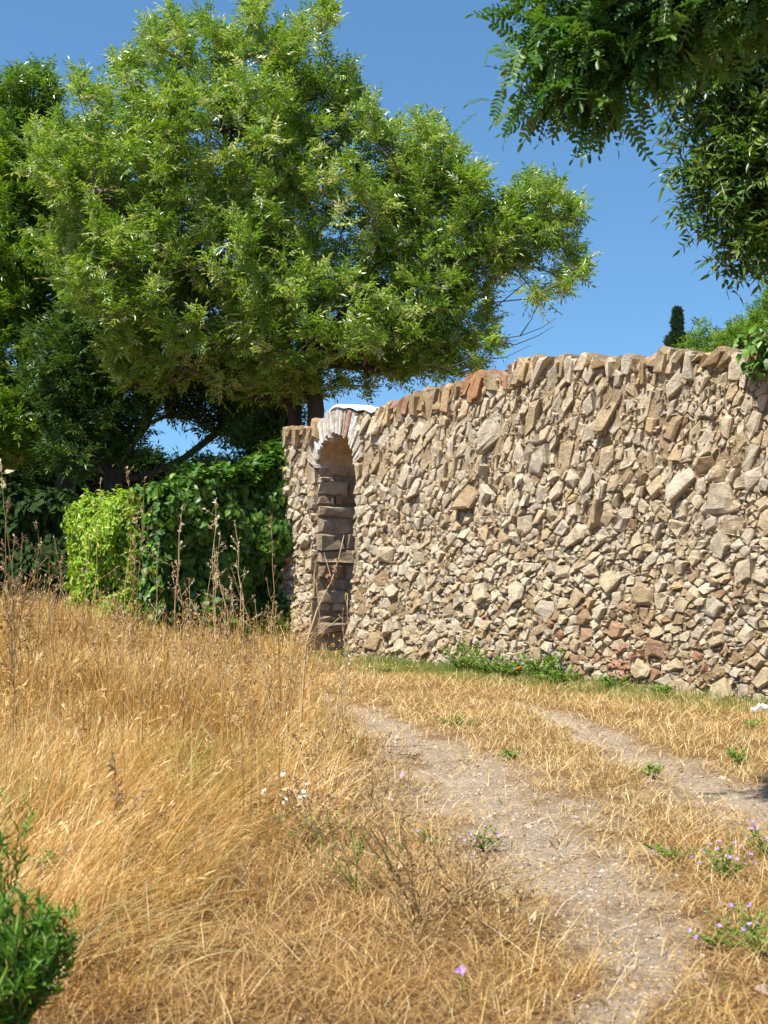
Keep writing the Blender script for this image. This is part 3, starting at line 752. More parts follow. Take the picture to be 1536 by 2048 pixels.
# the big ash behind the wall
YA = 22.0
blA = pxblobs([(490, 165, 140, 105), (600, 180, 90, 110), (360, 130, 50, 50), (640, 250, 95, 130), (420, 300, 260, 170, -0.5), (230, 330, 180, 150), (140, 480, 90, 130, -1.0), (90, 330, 60, 60, -1.0), (620, 420, 260, 200), (840, 380, 120, 110),
               (900, 470, 170, 140), (1010, 480, 110, 95), (1060, 410, 75, 60), (840, 590, 190, 110), (420, 560, 290, 190, -0.5), (640, 650, 280, 150, -0.3), (250, 520, 160, 150),
               (780, 700, 150, 60), (540, 770, 130, 45), (1090, 510, 55, 60), (300, 700, 110, 90), (900, 690, 90, 40), (700, 745, 110, 45), (820, 735, 60, 35)], YA)
for q_ in blA:
    q_[3] *= 0.92; q_[4] *= 0.92; q_[5] *= 0.92
exA = np.concatenate([np.array([at(a + RS.normal(0, 6), b + RS.normal(0, 8), YA + RS.normal(0, 0.6)) for a, b in
       [(508, 14), (510, 30), (655, 10), (655, 30), (600, 60), (345, 45), (410, 45), (370, 70), (440, 80), (300, 60), (310, 80), (480, 90), (560, 90), (700, 200), (735, 215), (690, 150), (745, 260), (780, 270), (860, 265), (830, 250),
        (890, 290), (905, 320), (950, 365), (1060, 370), (1105, 385), (1140, 430), (1145, 415), (1140, 500), (1150, 520), (1165, 550), (1120, 570), (1080, 590), (240, 130), (280, 120), (160, 160), (200, 190), (970, 660), (945, 735), (990, 690), (905, 745)]]) for _ in range(5)])
spk = [(160, 165), (235, 120), (300, 58), (345, 32), (410, 45), (508, 4), (600, 42), (655, 6), (700, 140), (742, 210), (800, 262), (862, 248), (905, 298), (950, 352), (1065, 362), (1105, 388), (1145, 420), (450, 60), (560, 60), (690, 190)]
exA = np.concatenate([exA, np.array([at(a + RS.normal(0, 5) - 0.15 * k * (a - 600) / 6, b + k * 17, YA + RS.normal(0, 0.4)) for a, b in spk for k in range(6)])])
ash_main = make_tree('ash_tree', 'large sunlit ash tree rising behind the arched doorway, its crown filling the upper middle', 612, YA,
          [[(628, 870, 0), (628, 720, 0), (600, 600, 0), (520, 480, -0.2), (465, 380, -0.3), (455, 260, -0.2), (430, 160, 0)],
           [(592, 880, 0.3), (588, 740, 0.3), (560, 640, 0.5), (430, 520, 0.3), (270, 445, -0.6), (205, 385, -0.8)],
           [(628, 870, 0), (630, 725, 0), (700, 620, -0.3), (840, 560, -0.4), (960, 500, -0.3), (1060, 450, 0)]],
          blA, 2500, 13, M['ash_leaf'], 0.56, 0.195, 31, 0.0055, 0.45, 0.16, exA)

tw = Acc(); ab = np.array(ash_main.location)
for pts in ([(930, 640, 0), (985, 680, 0), (1040, 672, 0), (1085, 655, .1), (1112, 636, .1)], [(985, 680, 0), (1030, 690, 0), (1075, 672, .1), (1108, 652, .1)], [(900, 660, 0), (960, 720, 0), (1010, 715, 0), (1062, 690, 0)],
            [(1040, 672, 0), (1062, 640, 0), (1078, 605, 0)], [(960, 640, 0), (1050, 566, 0), (1110, 568, 0), (1150, 552, 0)]):
    tube(tw, [at(a, b, YA + c) for a, b, c in pts], (0.011, 0.003), 5, 0.6)
tw.build('bare_twigs', M['twig'], ash_main, True, ab)
# trees further left
YB = 25.0
make_tree('ash_tree', 'shadowy tree at the left edge with a leaning bare trunk above the hedge', 138, YB,
          [[(135, 960, 0), (115, 900, 0), (60, 790, 0), (40, 650, 0), (50, 400, 0), (45, 220, 0)], [(138, 960, 0), (150, 830, 0.5), (165, 640, 0.5), (150, 420, 0.6)]],
          pxblobs([(50, 190, 75, 60), (40, 330, 110, 120), (130, 360, 90, 130), (20, 520, 120, 150), (110, 560, 120, 150), (20, 720, 120, 110), (-60, 500, 120, 250), (60, 830, 130, 80), (-40, 860, 130, 70)], YB),
          1300, 16, M['ash_leaf'], 0.28, 0.21, 33, 0.006, 0.47, 0.05, None, shell=0.3, group=None)
YC = 24.0
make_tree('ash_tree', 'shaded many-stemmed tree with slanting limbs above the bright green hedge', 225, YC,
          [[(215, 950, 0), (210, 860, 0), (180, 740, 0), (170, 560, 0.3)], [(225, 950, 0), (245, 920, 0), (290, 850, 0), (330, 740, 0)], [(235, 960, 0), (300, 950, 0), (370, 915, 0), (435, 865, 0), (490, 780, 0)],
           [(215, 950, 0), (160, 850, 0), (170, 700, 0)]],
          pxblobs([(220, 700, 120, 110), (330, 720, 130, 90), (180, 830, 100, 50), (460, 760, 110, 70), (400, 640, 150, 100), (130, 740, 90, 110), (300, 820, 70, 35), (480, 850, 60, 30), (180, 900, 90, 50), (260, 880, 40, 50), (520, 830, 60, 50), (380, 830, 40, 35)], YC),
          760, 14, M['ash_shaded'], 0.55, 0.23, 35, 0.006, 0.46, 0.04, None, shell=0.3, pathw=0.2)
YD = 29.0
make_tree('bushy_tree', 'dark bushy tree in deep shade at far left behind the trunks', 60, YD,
          [[(60, 980, 0), (60, 880, 0)]], pxblobs([(40, 930, 120, 90), (-60, 900, 120, 120), (130, 960, 100, 60), (200, 940, 100, 60), (300, 950, 70, 35)], YD), 600, 14, M['shaded_shrub'], 0.5, 0.26, 37, 0.005, 0.45, 0, None, cat='tree')
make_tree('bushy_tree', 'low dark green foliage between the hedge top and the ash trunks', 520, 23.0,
          [[(520, 1000, 0), (520, 900, 0)]], pxblobs([(520, 880, 60, 45), (560, 860, 40, 50), (430, 945, 80, 25)], 23.0), 150, 13, M['ash_shaded'], 0.5, 0.2, 38, 0.005, 0.45, 0, None, cat='tree')

# bright green tree top behind the wall at right
make_tree('garden_tree', 'bright green bushy tree top showing over the wall at right', 1500, 22.0,
          [[(1500, 850, 0), (1495, 760, 0)]], pxblobs([(1440, 695, 75, 45), (1510, 690, 90, 60), (1556, 640, 60, 60), (1600, 720, 90, 60)], 22.0), 420, 14, M['far_green'], 0.5, 0.15, 39, 0.005, 0.45, 0, None)

def cypress():
    Y = 60.0; b = at(1355, HOR, Y); b[2] = 0; H = at(1355, 622, Y)[2]
    root = empty('cypress_tree', tuple(b), 'small dark cypress tip above the wall, far away beneath the blue sky', 'tree')
    t = Acc(); tube(t, [b, b + [0, 0, H * 0.5], b + [0, 0, H * 0.98]], (0.14, 0.02), 7, 0.5); t.build('trunk', M['bark'], root, True, b)
    n = 6500; f = RS.rand(n) ** 0.35; z = 1.0 + (H - 1.0) * f
    R = 2.0 * (1 - f) ** 0.85 * (0.65 + 0.5 * np.sin(z * 5.1) * np.sin(z * 2.3 + 1)); a = RS.uniform(0, 6.283, n)
    R = R * (0.6 + 0.5 * RS.rand(n)) * (1 + 0.3 * np.sin(a * 3 + z * 3))
    P = b + np.stack([R * np.cos(a), R * np.sin(a), z], 1)
    d = nrm(np.stack([np.cos(a), np.sin(a), np.full(n, 1.2)], 1) + RS.normal(0, 0.4, (n, 3)))
    X, Yv, Z = frames(d); c = Acc(); c.inst(SMALL, P, X, Yv, Z, RS.uniform(0.15, 0.34, n), RS.rand(n)); c.build('crown', M['cypress'], root, False, b)
cypress()

# ------------------------------------------------------------------ overhanging boughs at upper right (trunks stand just outside the frame)
def overhang(name, label, base, trunk, tips, per, tmpl, mat, tint, size, seedv, upb, spread, shoot_len, sag, pathw=0.25, keyp=0.0, rtip=0.0035):  # noqa
    rs = np.random.RandomState(seedv); base = np.array(base, float)
    root = empty(name, tuple(base), label, 'tree')
    seeds, par = [base], [-1]
    for p in trunk:
        a = seeds[-1]; p = np.array(p, float); m = max(1, int(np.linalg.norm(p - a) / 0.3))
        for k in range(1, m + 1):
            seeds.append(a + (p - a) * k / m + rs.normal(0, 0.02, 3)); par.append(len(seeds) - 2)
    A, pr, r, tn = grow(seeds, par, tips, rs, pathw, 0.22, rtip, 0.5, 0.1, sag)
    r = np.maximum(r, 0); ns = len(seeds); r[:ns] = np.maximum(r[:ns], np.linspace(0.13, 0.03, ns))
    wood(root, base, A, pr, r, 0.03, M['bark'], ns)
    d = nrm(nrm(A[tn] - A[pr[tn]]) + np.array([0, 0, -0.15]))
    lf, ky = Acc(), Acc(); shoots(lf, A[tn], d, per, tmpl, size, tint, spread, shoot_len, upb, 0.45, ky, keyp, 0.16)
    lf.build('crown', mat, root, False, base)
    if ky.n: ky.build('seed_bunches', M['keys'], root, False, base)
    for kb in ky.parts: kb.build('seed_bunch', M['keys'], root, False, base)
def tips_in(blobs, n, rs): return blob_points(blobs, n, rs, 0.15)
rs_ = np.random.RandomState(51)
YR = 6.5
tR = tips_in(pxblobs([(1150, 60, 95, 65), (1100, 110, 60, 50), (1075, 175, 40, 40), (1150, 155, 70, 65), (1220, 125, 75, 80), (1290, 50, 100, 85), (1230, -60, 180, 80), (1400, -20, 180, 110), (1190, 200, 50, 30), (1560, -60, 160, 120), (1040, 205, 14, 14), (1130, 232, 16, 14), (1185, 236, 14, 14), (1020, 215, 30, 22)], YR), 340, rs_)
overhang('robinia_tree', 'dark overhanging robinia boughs with rows of small oval leaflets at top right', (3.6, 7.2, 0), [(3.5, 7.2, 2.0), (3.1, 7.0, 3.4), (2.4, 6.7, 4.2)],
         tR, 5, ROBINIA, M['robinia'], 0.6, 0.19, 52, -0.5, 0.55, 0.2, 0.0)
YE = 8.6
tE = tips_in(pxblobs([(1430, 120, 100, 120), (1530, 200, 120, 200), (1415, 265, 55, 60), (1490, 330, 110, 100), (1400, 360, 50, 45), (1430, 410, 50, 35), (1520, 430, 80, 80), (1495, 495, 50, 38), (1455, 535, 16, 22), (1590, 470, 60, 110), (1490, 30, 150, 110), (1365, 170, 35, 50), (1620, 300, 120, 260), (1350, 388, 16, 12)], YE), 540, rs_)
overhang('ash_tree', 'dark nearer ash boughs hanging down the right edge of the sky', (4.5, 9.0, 0), [(4.4, 8.9, 2.0), (4.0, 8.8, 3.6), (3.2, 8.7, 4.8), (2.6, 8.6, 5.4)],
         tE, 7, ASH_NEAR, M['near_ash'], 0.55, 0.155, 53, -0.1, 0.8, 0.2, 0.0, keyp=0.12)

# ------------------------------------------------------------------ hedges
def hedge(name, label, path, heights, thick, tmpl, size, dens, mat, seedv, tint=0.5, hang=0.6, rough=0.12, coremat=None, cat='hedge', tv=0.2):
    rs = np.random.RandomState(seedv); path = np.array(path, float); heights = np.array(heights, float)
    seg = np.linalg.norm(np.diff(path, axis=0), axis=1); cum = np.concatenate([[0], np.cumsum(seg)]); Lt = cum[-1]
    base = np.array([path[:, 0].mean(), path[:, 1].mean(), 0.0])
    root = empty(name, tuple(base), label, cat)
    def pos(t): return np.stack([np.interp(t, cum, path[:, 0]), np.interp(t, cum, path[:, 1])], 1)
    def nor(t):
        e = 0.05; d = nrm(pos(np.minimum(t + e, Lt)) - pos(np.maximum(t - e, 0))); return np.stack([d[:, 1], -d[:, 0]], 1)
    def surf(t, w, pull=0.0):
        """w in 0..1 runs up the front, over the top, down the back"""
        H = np.interp(t, cum, heights) + 0.10 * noise2(t, t * 0.3, 0.7); p = pos(t); n = nor(t)
        a = np.clip(w / 0.6, 0, 1); b = np.clip((w - 0.6) / 0.15, 0, 1); c = np.clip((w - 0.75) / 0.25, 0, 1)
        z = H * a * (1 - c); o = thick / 2 - b * thick
        bulge = rough * noise2(t, z, 0.8, 2) + rough * 0.6 * noise2(t, z, 0.3, 5)
        z = z - 0.12 * np.sin(b * math.pi) * 0 + bulge * 0.7 * (a >= 1) * (c <= 0)
        nn = np.where((w < 0.6)[:, None], n, np.where((w > 0.75)[:, None], -n, 0))
        P = np.concatenate([p + n * (o - np.sign(o) * pull)[:, None] + nn * bulge[:, None], (z - pull * 0.8)[:, None]], 1)
        N = np.concatenate([nn, ((w >= 0.6) & (w <= 0.75)).astype(float)[:, None]], 1)
        # round the top front edge
        e = np.exp(-((w - 0.6) / 0.05) ** 2); P[:, :2] -= nn * (e * 0.1)[:, None]; P[:, 2] -= e * 0.07
        return P, nrm(N + e[:, None] * np.array([0, 0, 0.8]))
    nt_, nw = max(6, int(Lt / 0.18)), 34
    T, Wg = np.meshgrid(np.linspace(0, Lt, nt_), np.linspace(0, 1, nw), indexing='ij')
    P, _ = surf(T.ravel(), Wg.ravel(), 0.13); i = (np.arange(nt_ - 1)[:, None] * nw + np.arange(nw - 1)[None]).ravel()
    co = Acc(); co.add(P, np.stack([i, i + nw, i + nw + 1, i + 1], 1), None, rs.rand(len(P)))
    for k in (0, nt_ - 1):             # closed ends
        ring = P.reshape(nt_, nw, 3)[k]; co.add(np.concatenate([ring, ring.mean(0)[None]]), None, [[j, j + 1, nw] for j in range(nw - 1)], 0.3)
    co.build('woody_core', coremat or M['core'], root, True, base)
    area = Lt * (heights.mean() * 2 + thick); n = int(area * dens)
    t = rs.uniform(0, Lt, n); w = rs.rand(n); w = np.where(rs.rand(n) < 0.65, w * 0.62, w)
    P, N = surf(t, w); P = P + N * rs.normal(0, 0.05, (n, 1)) - N * 0.02
    # end caps
    ne = int(heights.mean() * thick * dens * 1.2)
    for t0, sg in ((0.0, -1), (Lt, 1)):
        tt = np.full(ne, t0); p = pos(tt); nn = nor(tt); d = np.stack([-nn[:, 1], nn[:, 0]], 1) * sg
        H = np.interp(t0, cum, heights); Pe = np.concatenate([p + nn * rs.uniform(-thick / 2, thick / 2, (ne, 1)) + d * rs.uniform(-0.05, 0.1, (ne, 1)), rs.uniform(0, H, (ne, 1))], 1)
        P = np.concatenate([P, Pe]); N = np.concatenate([N, np.concatenate([d, np.zeros((ne, 1))], 1)])
    n = len(P); N2 = nrm(N + rs.normal(0, 0.38, (n, 3)) + np.array([0, 0, 0.3]))
    D = np.array([0, 0, -hang]) + rs.normal(0, 0.55, (n, 3)); X = nrm(D - N2 * (D * N2).sum(1, keepdims=True)); Yv = np.cross(N2, X)
    lf = Acc(); lf.inst(tmpl, P, X, Yv, N2, size * rs.uniform(0.6, 1.25, n), np.clip(tint + rs.normal(0, tv, n), 0, 1))
    lf.build('foliage', mat, root, False, base)
    return root
M['core'] = solid_mat('woody_core', [(0.0, (0.012, 0.03, 0.008)), (1.0, (0.03, 0.055, 0.015))], 0.95, 9, 30, 0.6, 0.05, 0.4)
M['core_bright'] = solid_mat('woody_core_bright', [(0.0, (0.05, 0.12, 0.012)), (1.0, (0.10, 0.2, 0.02))], 0.95, 9, 30, 0.6, 0.05, 0.4)
hedge('ivy_hedge', 'dark glossy broad-leaved hedge joining the end of the stone wall', [(-2.72, 16.75), (-2.1, 17.3), (-1.5, 17.85), (-1.1, 18.1)], [1.95, 2.15, 2.4, 2.65], 0.6, IVY, 0.095, 880, M['ivy'], 61, 0.45, 0.6, 0.2)
hedge('privet_hedge', 'sunlit yellow green hedge between the dark trees and the dark ivy hedge', [(-3.80, 18.5), (-3.30, 17.7), (-2.82, 17.0)], [1.74, 1.87, 1.92], 0.6, OVAL, 0.075, 1700, M['bright'], 62, 0.5, 0.2, 0.2, M['core_bright'], tv=0.25)
hedge('laurel_hedge', 'deeply shaded dark hedge at the far left behind dry weeds', [(-8.5, 23.0), (-6.0, 23.0), (-4.2, 22.2)], [2.1, 2.1, 2.0], 0.9, IVY, 0.13, 300, M['shaded_shrub'], 63, 0.5)

# vine spilling over the wall at the right edge
def vine():
    rs = np.random.RandomState(71); s0, z0 = px_to_wall(1545, 705)
    b = wp(s0 + 0.3, 0.0, -THK - 0.2); root = empty('climbing_vine', tuple(b), 'broad-leaved green vine spilling over the wall top at the right edge', 'vine')
    st, lf = Acc(), Acc(); 
    tube(st, [b, wp(s0 + 0.3, 1.5, -THK - 0.15), wp(s0 + 0.25, 2.9, -THK), wp(s0 + 0.2, 3.1, -0.4), wp(s0 + 0.15, 3.02, 0.05)], (0.03, 0.012), 6, 0.4)
    P, N = [], []
    for k in range(13):
        s = s0 + rs.uniform(-0.12, 0.75); L = rs.uniform(0.2, 0.55) * (1.0 if s > s0 - 0.05 else 0.5); top = wp(s, 3.05, 0.1); 
        pts = [wp(s + 0.15, 3.1, -0.3), top] + [wp(s + rs.normal(0, 0.03) * q, 3.05 - L * q / 5, 0.13 + 0.06 * math.sin(q)) for q in range(1, 6)]
        tube(st, pts, (0.008, 0.003), 4, 0.6)
        for q in range(26):
            f = rs.uniform(0, len(pts) - 1.01); i = int(f); p = np.array(pts[i]) * (1 - f + i) + np.array(pts[i + 1]) * (f - i)
            P.append(p + rs.normal(0, 0.05, 3)); N.append([WN[0], WN[1], 0.5])
    P = np.array(P); N = nrm(np.array(N) + rs.normal(0, 0.4, P.shape)); D = np.array([0, 0, -1.0]) + rs.normal(0, 0.5, P.shape)
    X = nrm(D - N * (D * N).sum(1, keepdims=True)); lf.inst(IVY, P, X, np.cross(N, X), N, rs.uniform(0.05, 0.11, len(P)), rs.uniform(0.3, 0.9, len(P)))
    st.build('stem', M['twig'], root, True, b); lf.build('foliage', M['ivy'], root, False, b)
vine()

# ------------------------------------------------------------------ grasses
def blades(acc, x, y, h, lean, az, w, C, segs=3, z0=None, curl=1.0, lift=0.0, stiff=0.25):
    n = len(x); z = gz(x, y) if z0 is None else z0
    base = np.stack([x, y, z - 0.01 + lift], 1)
    dir_ = np.stack([np.cos(az), np.sin(az), np.zeros(n)], 1)
    t = np.linspace(0, 1, segs + 1)
    a = lean[:, None] * (stiff + (1 - stiff) * t[None] ** curl)      # angle from vertical grows
    a = np.minimum(a, 1.75)
    dl = h[:, None] / segs; st = np.stack([np.sin(a), np.cos(a)], -1)
    cum = np.concatenate([np.zeros((n, 1, 2)), np.cumsum((st[:, 1:] + st[:, :-1]) / 2 * dl[..., None], 1)], 1)
    pz = np.maximum(cum[..., 1], 0.006)
    ctr = base[:, None] + cum[..., 0:1] * dir_[:, None] + np.stack([np.zeros_like(pz), np.zeros_like(pz), pz], -1)
    sa = az + math.pi / 2 + RS.normal(0, 0.7, n); side = np.stack([np.cos(sa), np.sin(sa), np.zeros(n)], 1)
    wt = w[:, None] * (1 - 0.85 * t[None] ** 1.5) * 0.5
    L = ctr - side[:, None] * wt[..., None]; R = ctr + side[:, None] * wt[..., None]
    V = np.stack([L, R], 2).reshape(n, -1, 3); k = 2 * (segs + 1)
    q = np.array([[2 * i, 2 * i + 1, 2 * i + 3, 2 * i + 2] for i in range(segs)])
    Q = (q[None] + (np.arange(n) * k)[:, None, None]).reshape(-1, 4)
    acc.add(V.reshape(-1, 3), Q, None, np.clip(np.repeat(C, k), 0, 1))
    return ctr[:, -1], nrm(ctr[:, -1] - ctr[:, -2])

def wall_o(x, y):
    """distance in front of the wall's face"""
    return (x - WA[0]) * WN[0] + (y - WA[1]) * WN[1]
def wall_s(x, y): return (x - WA[0]) * WD[0] + (y - WA[1]) * WD[1]

def scatter(n, y0, y1, pw=1.4, xl=None, xr=None, m=1.12):
    """points on the ground inside the view wedge, thinning with distance"""
    u = RS.rand(n); 
    y = (y0 ** (2 - pw) + u * (y1 ** (2 - pw) - y0 ** (2 - pw))) ** (1 / (2 - pw))
    half = 0.27 * y * m + 0.4
    x = RS.uniform(-1, 1, n) * half
    return x, y

def field_weight(x, y):
    """1 in the tall dry field at left, 0 on the lane"""
    edge = np.interp(y, [3.0, 4.2, 5.2, 6.2, 7.5, 9, 11, 13, 16, 20], [-0.7, -0.50, -0.30, -0.15, -0.05, 0.0, -0.25, -0.5, -0.55, -0.9])
    return sstep((edge - x + 0.22 * noise2(x, y, 1.1)) / 0.55)

def build_grass():
    # tall dry field
    a = Acc(); heads = Acc()
    x, y = scatter(165000, 3.6, 24, 1.25)
    f = field_weight(x, y); ok = (RS.rand(len(x)) < f * np.clip(0.62 + 0.35 * noise2(x, y, 0.8, 1) + 0.3 * noise2(x, y, 0.2, 9), 0.1, 1)) & ((wall_o(x, y) > 0.12) | (wall_s(x, y) < S0 - 0.1)); x, y, f = x[ok], y[ok], f[ok]
    # the field in front of the hedges only
    ok = ~((y > 18.2)); x, y, f = x[ok], y[ok], f[ok]
    n = len(x)
    hn = 0.5 + 0.5 * noise2(x, y, 1.5, 2)
    lodge = sstep(0.5 + 0.9 * noise2(x, y, 1.3, 6) + (7.0 - y) * 0.12)         # laid-over grass nearer the camera
    h = (0.18 + 0.36 * np.clip(hn + 0.3 * noise2(x, y, 0.45, 5), 0, 1.2) + 0.20 * lodge) * RS.uniform(0.55, 1.15, n) * (0.55 + 0.45 * f)
    h *= np.interp(y, [4, 7, 10, 13, 18], [0.85, 0.9, 0.95, 0.72, 0.5]) * np.interp(x, [-4.5, -2.6, -1.5], [1.25, 1.1, 1.0]) * np.interp(x, [-3.2, -1.5, 0], [1.12, 1.0, 0.85])
    lean = 0.25 + np.abs(RS.normal(0, 0.4, n)) + 1.2 * lodge
    az = -0.35 + 1.5 * noise2(x, y, 1.5, 4) + RS.normal(0, 0.8, n) + np.where(RS.rand(n) < 0.25, RS.uniform(-3, 3, n), 0) + (1 - lodge) * RS.uniform(-2, 2, n)
    w = RS.uniform(0.0020, 0.0048, n) * np.where(RS.rand(n) < 0.12, 1.7, 1.0) * np.interp(y, [4, 8, 18], [0.9, 1.2, 2.4])
    patch = noise2(x, y, 0.7, 7)
    C = 0.71 + 0.15 * patch + RS.normal(0, 0.24, n) + np.interp(y, [8, 16], [0, -0.05])
    brown = sstep((noise2(x, y, 0.9, 9) - 0.25) / 0.4) + 0.8 * sstep((noise2(x, y, 0.3, 3) - 0.4) / 0.3); C = C - 0.27 * brown
    blades(a, x, y, h, lean, az, w, C, 4, None, 1.2, 0, 0.62)
    g = a.build('dry_grass', M['straw']); tag(g, 'golden dry grass, tall and partly flattened, covering the field at left', 'grass', None, 'stuff')
    # flopped tussocks
    tx, ty = scatter(560, 3.9, 12.5, 1.5); ok = RS.rand(len(tx)) < field_weight(tx + 0.1, ty) ** 2 * 0.9; tx, ty = tx[ok], ty[ok]
    dirn = -0.25 + 1.1 * noise2(tx, ty, 1.8, 4) + RS.normal(0, 0.6, len(tx)); K = 75; nb = len(tx) * K
    bx = np.repeat(tx, K) + RS.normal(0, 0.07, nb); by = np.repeat(ty, K) + RS.normal(0, 0.07, nb); bt = np.repeat(RS.normal(0.74, 0.13, len(tx)), K) + RS.normal(0, 0.13, nb)
    L = np.repeat(RS.uniform(0.22, 0.50, len(tx)), K) * RS.uniform(0.5, 1.15, nb)
    ta = Acc(); blades(ta, bx, by, L, np.abs(np.repeat(RS.normal(1.3, 0.25, len(tx)), K) + RS.normal(0, 0.35, nb)), np.repeat(dirn, K) + RS.normal(0, 0.5, nb), RS.uniform(0.0022, 0.0042, nb) * np.interp(by, [4, 12], [1.0, 1.7]), bt, 5, None, 0.9, 0, 0.3)
    g = ta.build('grass_tussocks', M['straw']); tag(g, 'pale golden tussocks flopped over in sweeping bundles', 'grass', None, 'stuff')
    # fine upright stalks haze
    a2 = Acc(); xs, ys = scatter(2600, 6.0, 17.5, 1.0); ok = (RS.rand(len(xs)) < field_weight(xs, ys)) & ((wall_o(xs, ys) > 0.15) | (wall_s(xs, ys) < S0 - 0.1)); xs, ys = xs[ok], ys[ok]; m = len(xs)
    tip, dr = blades(a2, xs, ys, RS.uniform(0.4, 0.85, m) * np.interp(ys, [9, 16], [1.0, 0.6]), np.abs(RS.normal(0.15, 0.2, m)), RS.uniform(0, 6.283, m), RS.uniform(0.003, 0.006, m), RS.uniform(0.2, 0.95, m), 4)
    q = 5; P = np.repeat(tip, q, 0) - np.repeat(dr, q, 0) * RS.uniform(0, 0.15, (m * q, 1)) + RS.normal(0, 0.012, (m * q, 3)); D = nrm(np.repeat(dr, q, 0) + RS.normal(0, 0.6, (m * q, 3)))
    X, Yv, Z = frames(D); a2.inst((SMALL[0] * np.array([1, 0.5, 1]), SMALL[1], SMALL[2], SMALL[3]), P, X, Yv, Z, RS.uniform(0.015, 0.04, m * q), RS.uniform(0.1, 0.9, m * q))
    g = a2.build('wild_oat_stalks', M['straw']); tag(g, 'fine upright straw stalks standing above the golden field', 'grass', None, 'stuff')
    # greenish grass inside the field
    a = Acc(); k = RS.rand(n) < 0.16 * (1 + noise2(x, y, 1.0, 8)); m = k.sum()
    blades(a, x[k] + RS.normal(0, .02, m), y[k], h[k] * 0.9, lean[k], az[k] + RS.normal(0, .3, m), w[k], RS.uniform(0.45, 1, m), 4)
    g = a.build('green_grass', M['green_grass']); tag(g, 'thin half-green blades mixed through the dry field', 'grass', None, 'stuff')
    # feathery seed heads on some stalks
    k = np.where((RS.rand(n) < 0.03) & (h > 0.3))[0][:3200]
    st = Acc(); m = len(k); tip, dr = blades(st, x[k], y[k], h[k] * 1.25, lean[k] * 0.7, az[k], w[k] * 0.8, RS.uniform(0.5, 0.9, m), 4)
    q = 9; P = np.repeat(tip, q, 0) - np.repeat(dr, q, 0) * RS.uniform(0, 0.07, (m * q, 1)); D = nrm(np.repeat(dr, q, 0) + RS.normal(0, 0.28, (m * q, 3)))
    X, Yv, Z = frames(D); st.inst((SMALL[0] * np.array([1, 0.22, 1]), SMALL[1], SMALL[2], SMALL[3]), P, X, Yv, Z, RS.uniform(0.025, 0.06, m * q), RS.uniform(0.7, 1, m * q))
    g = st.build('barley_heads', M['straw']); tag(g, 'feathery pale seed heads standing over the dry grass', 'grass', None, 'stuff')
    # short dry sward on the lane and verge
    a = Acc(); x, y = scatter(190000, 3.6, 17, 1.3)
    f = field_weight(x, y); b = bare(x, y)
    clump = 0.55 + 0.5 * noise2(x, y, 0.35, 5) + 0.4 * noise2(x, y, 0.13, 8)
    ok = (RS.rand(len(x)) < (1 - f) * (1 - b) ** 1.6 * np.clip(clump, 0.05, 1) * 0.8 + 0.012) & (wall_o(x, y) > 0.14) & (RS.rand(len(x)) < np.interp(y, [4, 5.5, 7.5], [0.12, 0.3, 0.85]))
    x, y = x[ok], y[ok]; n = len(x); wo_ = wall_o(x, y)
    h = RS.uniform(0.015, 0.085, n) * (0.7 + 0.5 * noise2(x, y, 0.5, 3)) + 0.015
    h *= np.where(RS.rand(n) < 0.05, 2.2, 1.0)
    lean = np.abs(RS.normal(0.95, 0.5, n)); az = RS.uniform(0, 6.283, n); w = RS.uniform(0.002, 0.0042, n) * np.interp(y, [4, 8, 18], [0.9, 1.2, 2.2])
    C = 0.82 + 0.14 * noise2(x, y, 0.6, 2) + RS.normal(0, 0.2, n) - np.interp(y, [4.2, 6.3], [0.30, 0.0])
    blades(a, x, y, h, lean, az, w, C, 3, None, 1.0, 0, 0.6)
    k = RS.rand(n) < 0.10 * (1 + noise2(x, y, 0.6, 11)); m = k.sum(); ag = Acc()
    blades(ag, x[k] + RS.normal(0, .01, m), y[k], h[k] * 1.2, lean[k] * 0.6, az[k], w[k] * 1.1, RS.uniform(0.2, 0.9, m), 3)
    g = ag.build('green_turf', M['green_grass']); tag(g, 'sparse greenish blades scattered through the parched turf of the lane', 'grass', None, 'stuff')
    g = a.build('dry_turf', M['pale_straw']); tag(g, 'short parched turf between and beside the wheel tracks', 'grass', None, 'stuff')
    # matted broken stems between the field and the track, and across the foreground
    a = Acc(); x, y = scatter(75000, 3.6, 10.5, 1.6); f = field_weight(x, y); b = bare(x, y)
    zone = sstep((np.interp(y, [3.5, 4.5, 5.5, 6.5, 8, 10], [1.3, 1.1, 0.55, 0.35, 0.15, -0.1]) - x + 0.25 * noise2(x, y, 0.7, 4)) / 0.35)
    zone = np.maximum(zone, sstep((x - np.interp(y, [3.5, 5, 6, 7], [1.1, 1.0, 1.05, 1.5])) / 0.25) * sstep((6.6 - y) / 0.6))
    ok = RS.rand(len(x)) < zone * (1 - 0.9 * f) * (1 - 0.85 * b) * np.clip(0.45 + 0.6 * noise2(x, y, 0.35, 1) + 0.4 * noise2(x, y, 0.12, 7), 0.04, 1); x, y = x[ok], y[ok]; n = len(x)
    C = 0.46 + 0.22 * noise2(x, y, 0.4, 2) + RS.normal(0, 0.25, n); C = np.where(RS.rand(n) < 0.10, 0.92, C)
    blades(a, x, y, (0.025 + 0.042 * RS.exponential(1.0, n)) * (1 + 0.4 * noise2(x, y, 0.5, 6)), RS.uniform(0.5, 1.9, n), RS.uniform(0, 6.283, n), RS.uniform(0.0016, 0.0042, n), C, 4, None, 0.8, 0.004, 0.6)
    g = a.build('withered_stems', M['straw']); tag(g, 'brown matted stems and stubble covering the near ground', 'grass', None, 'stuff')
    # loose straw lying everywhere
    a = Acc(); x, y = scatter(70000, 3.6, 14, 1.4); b = bare(x, y); f = field_weight(x, y)
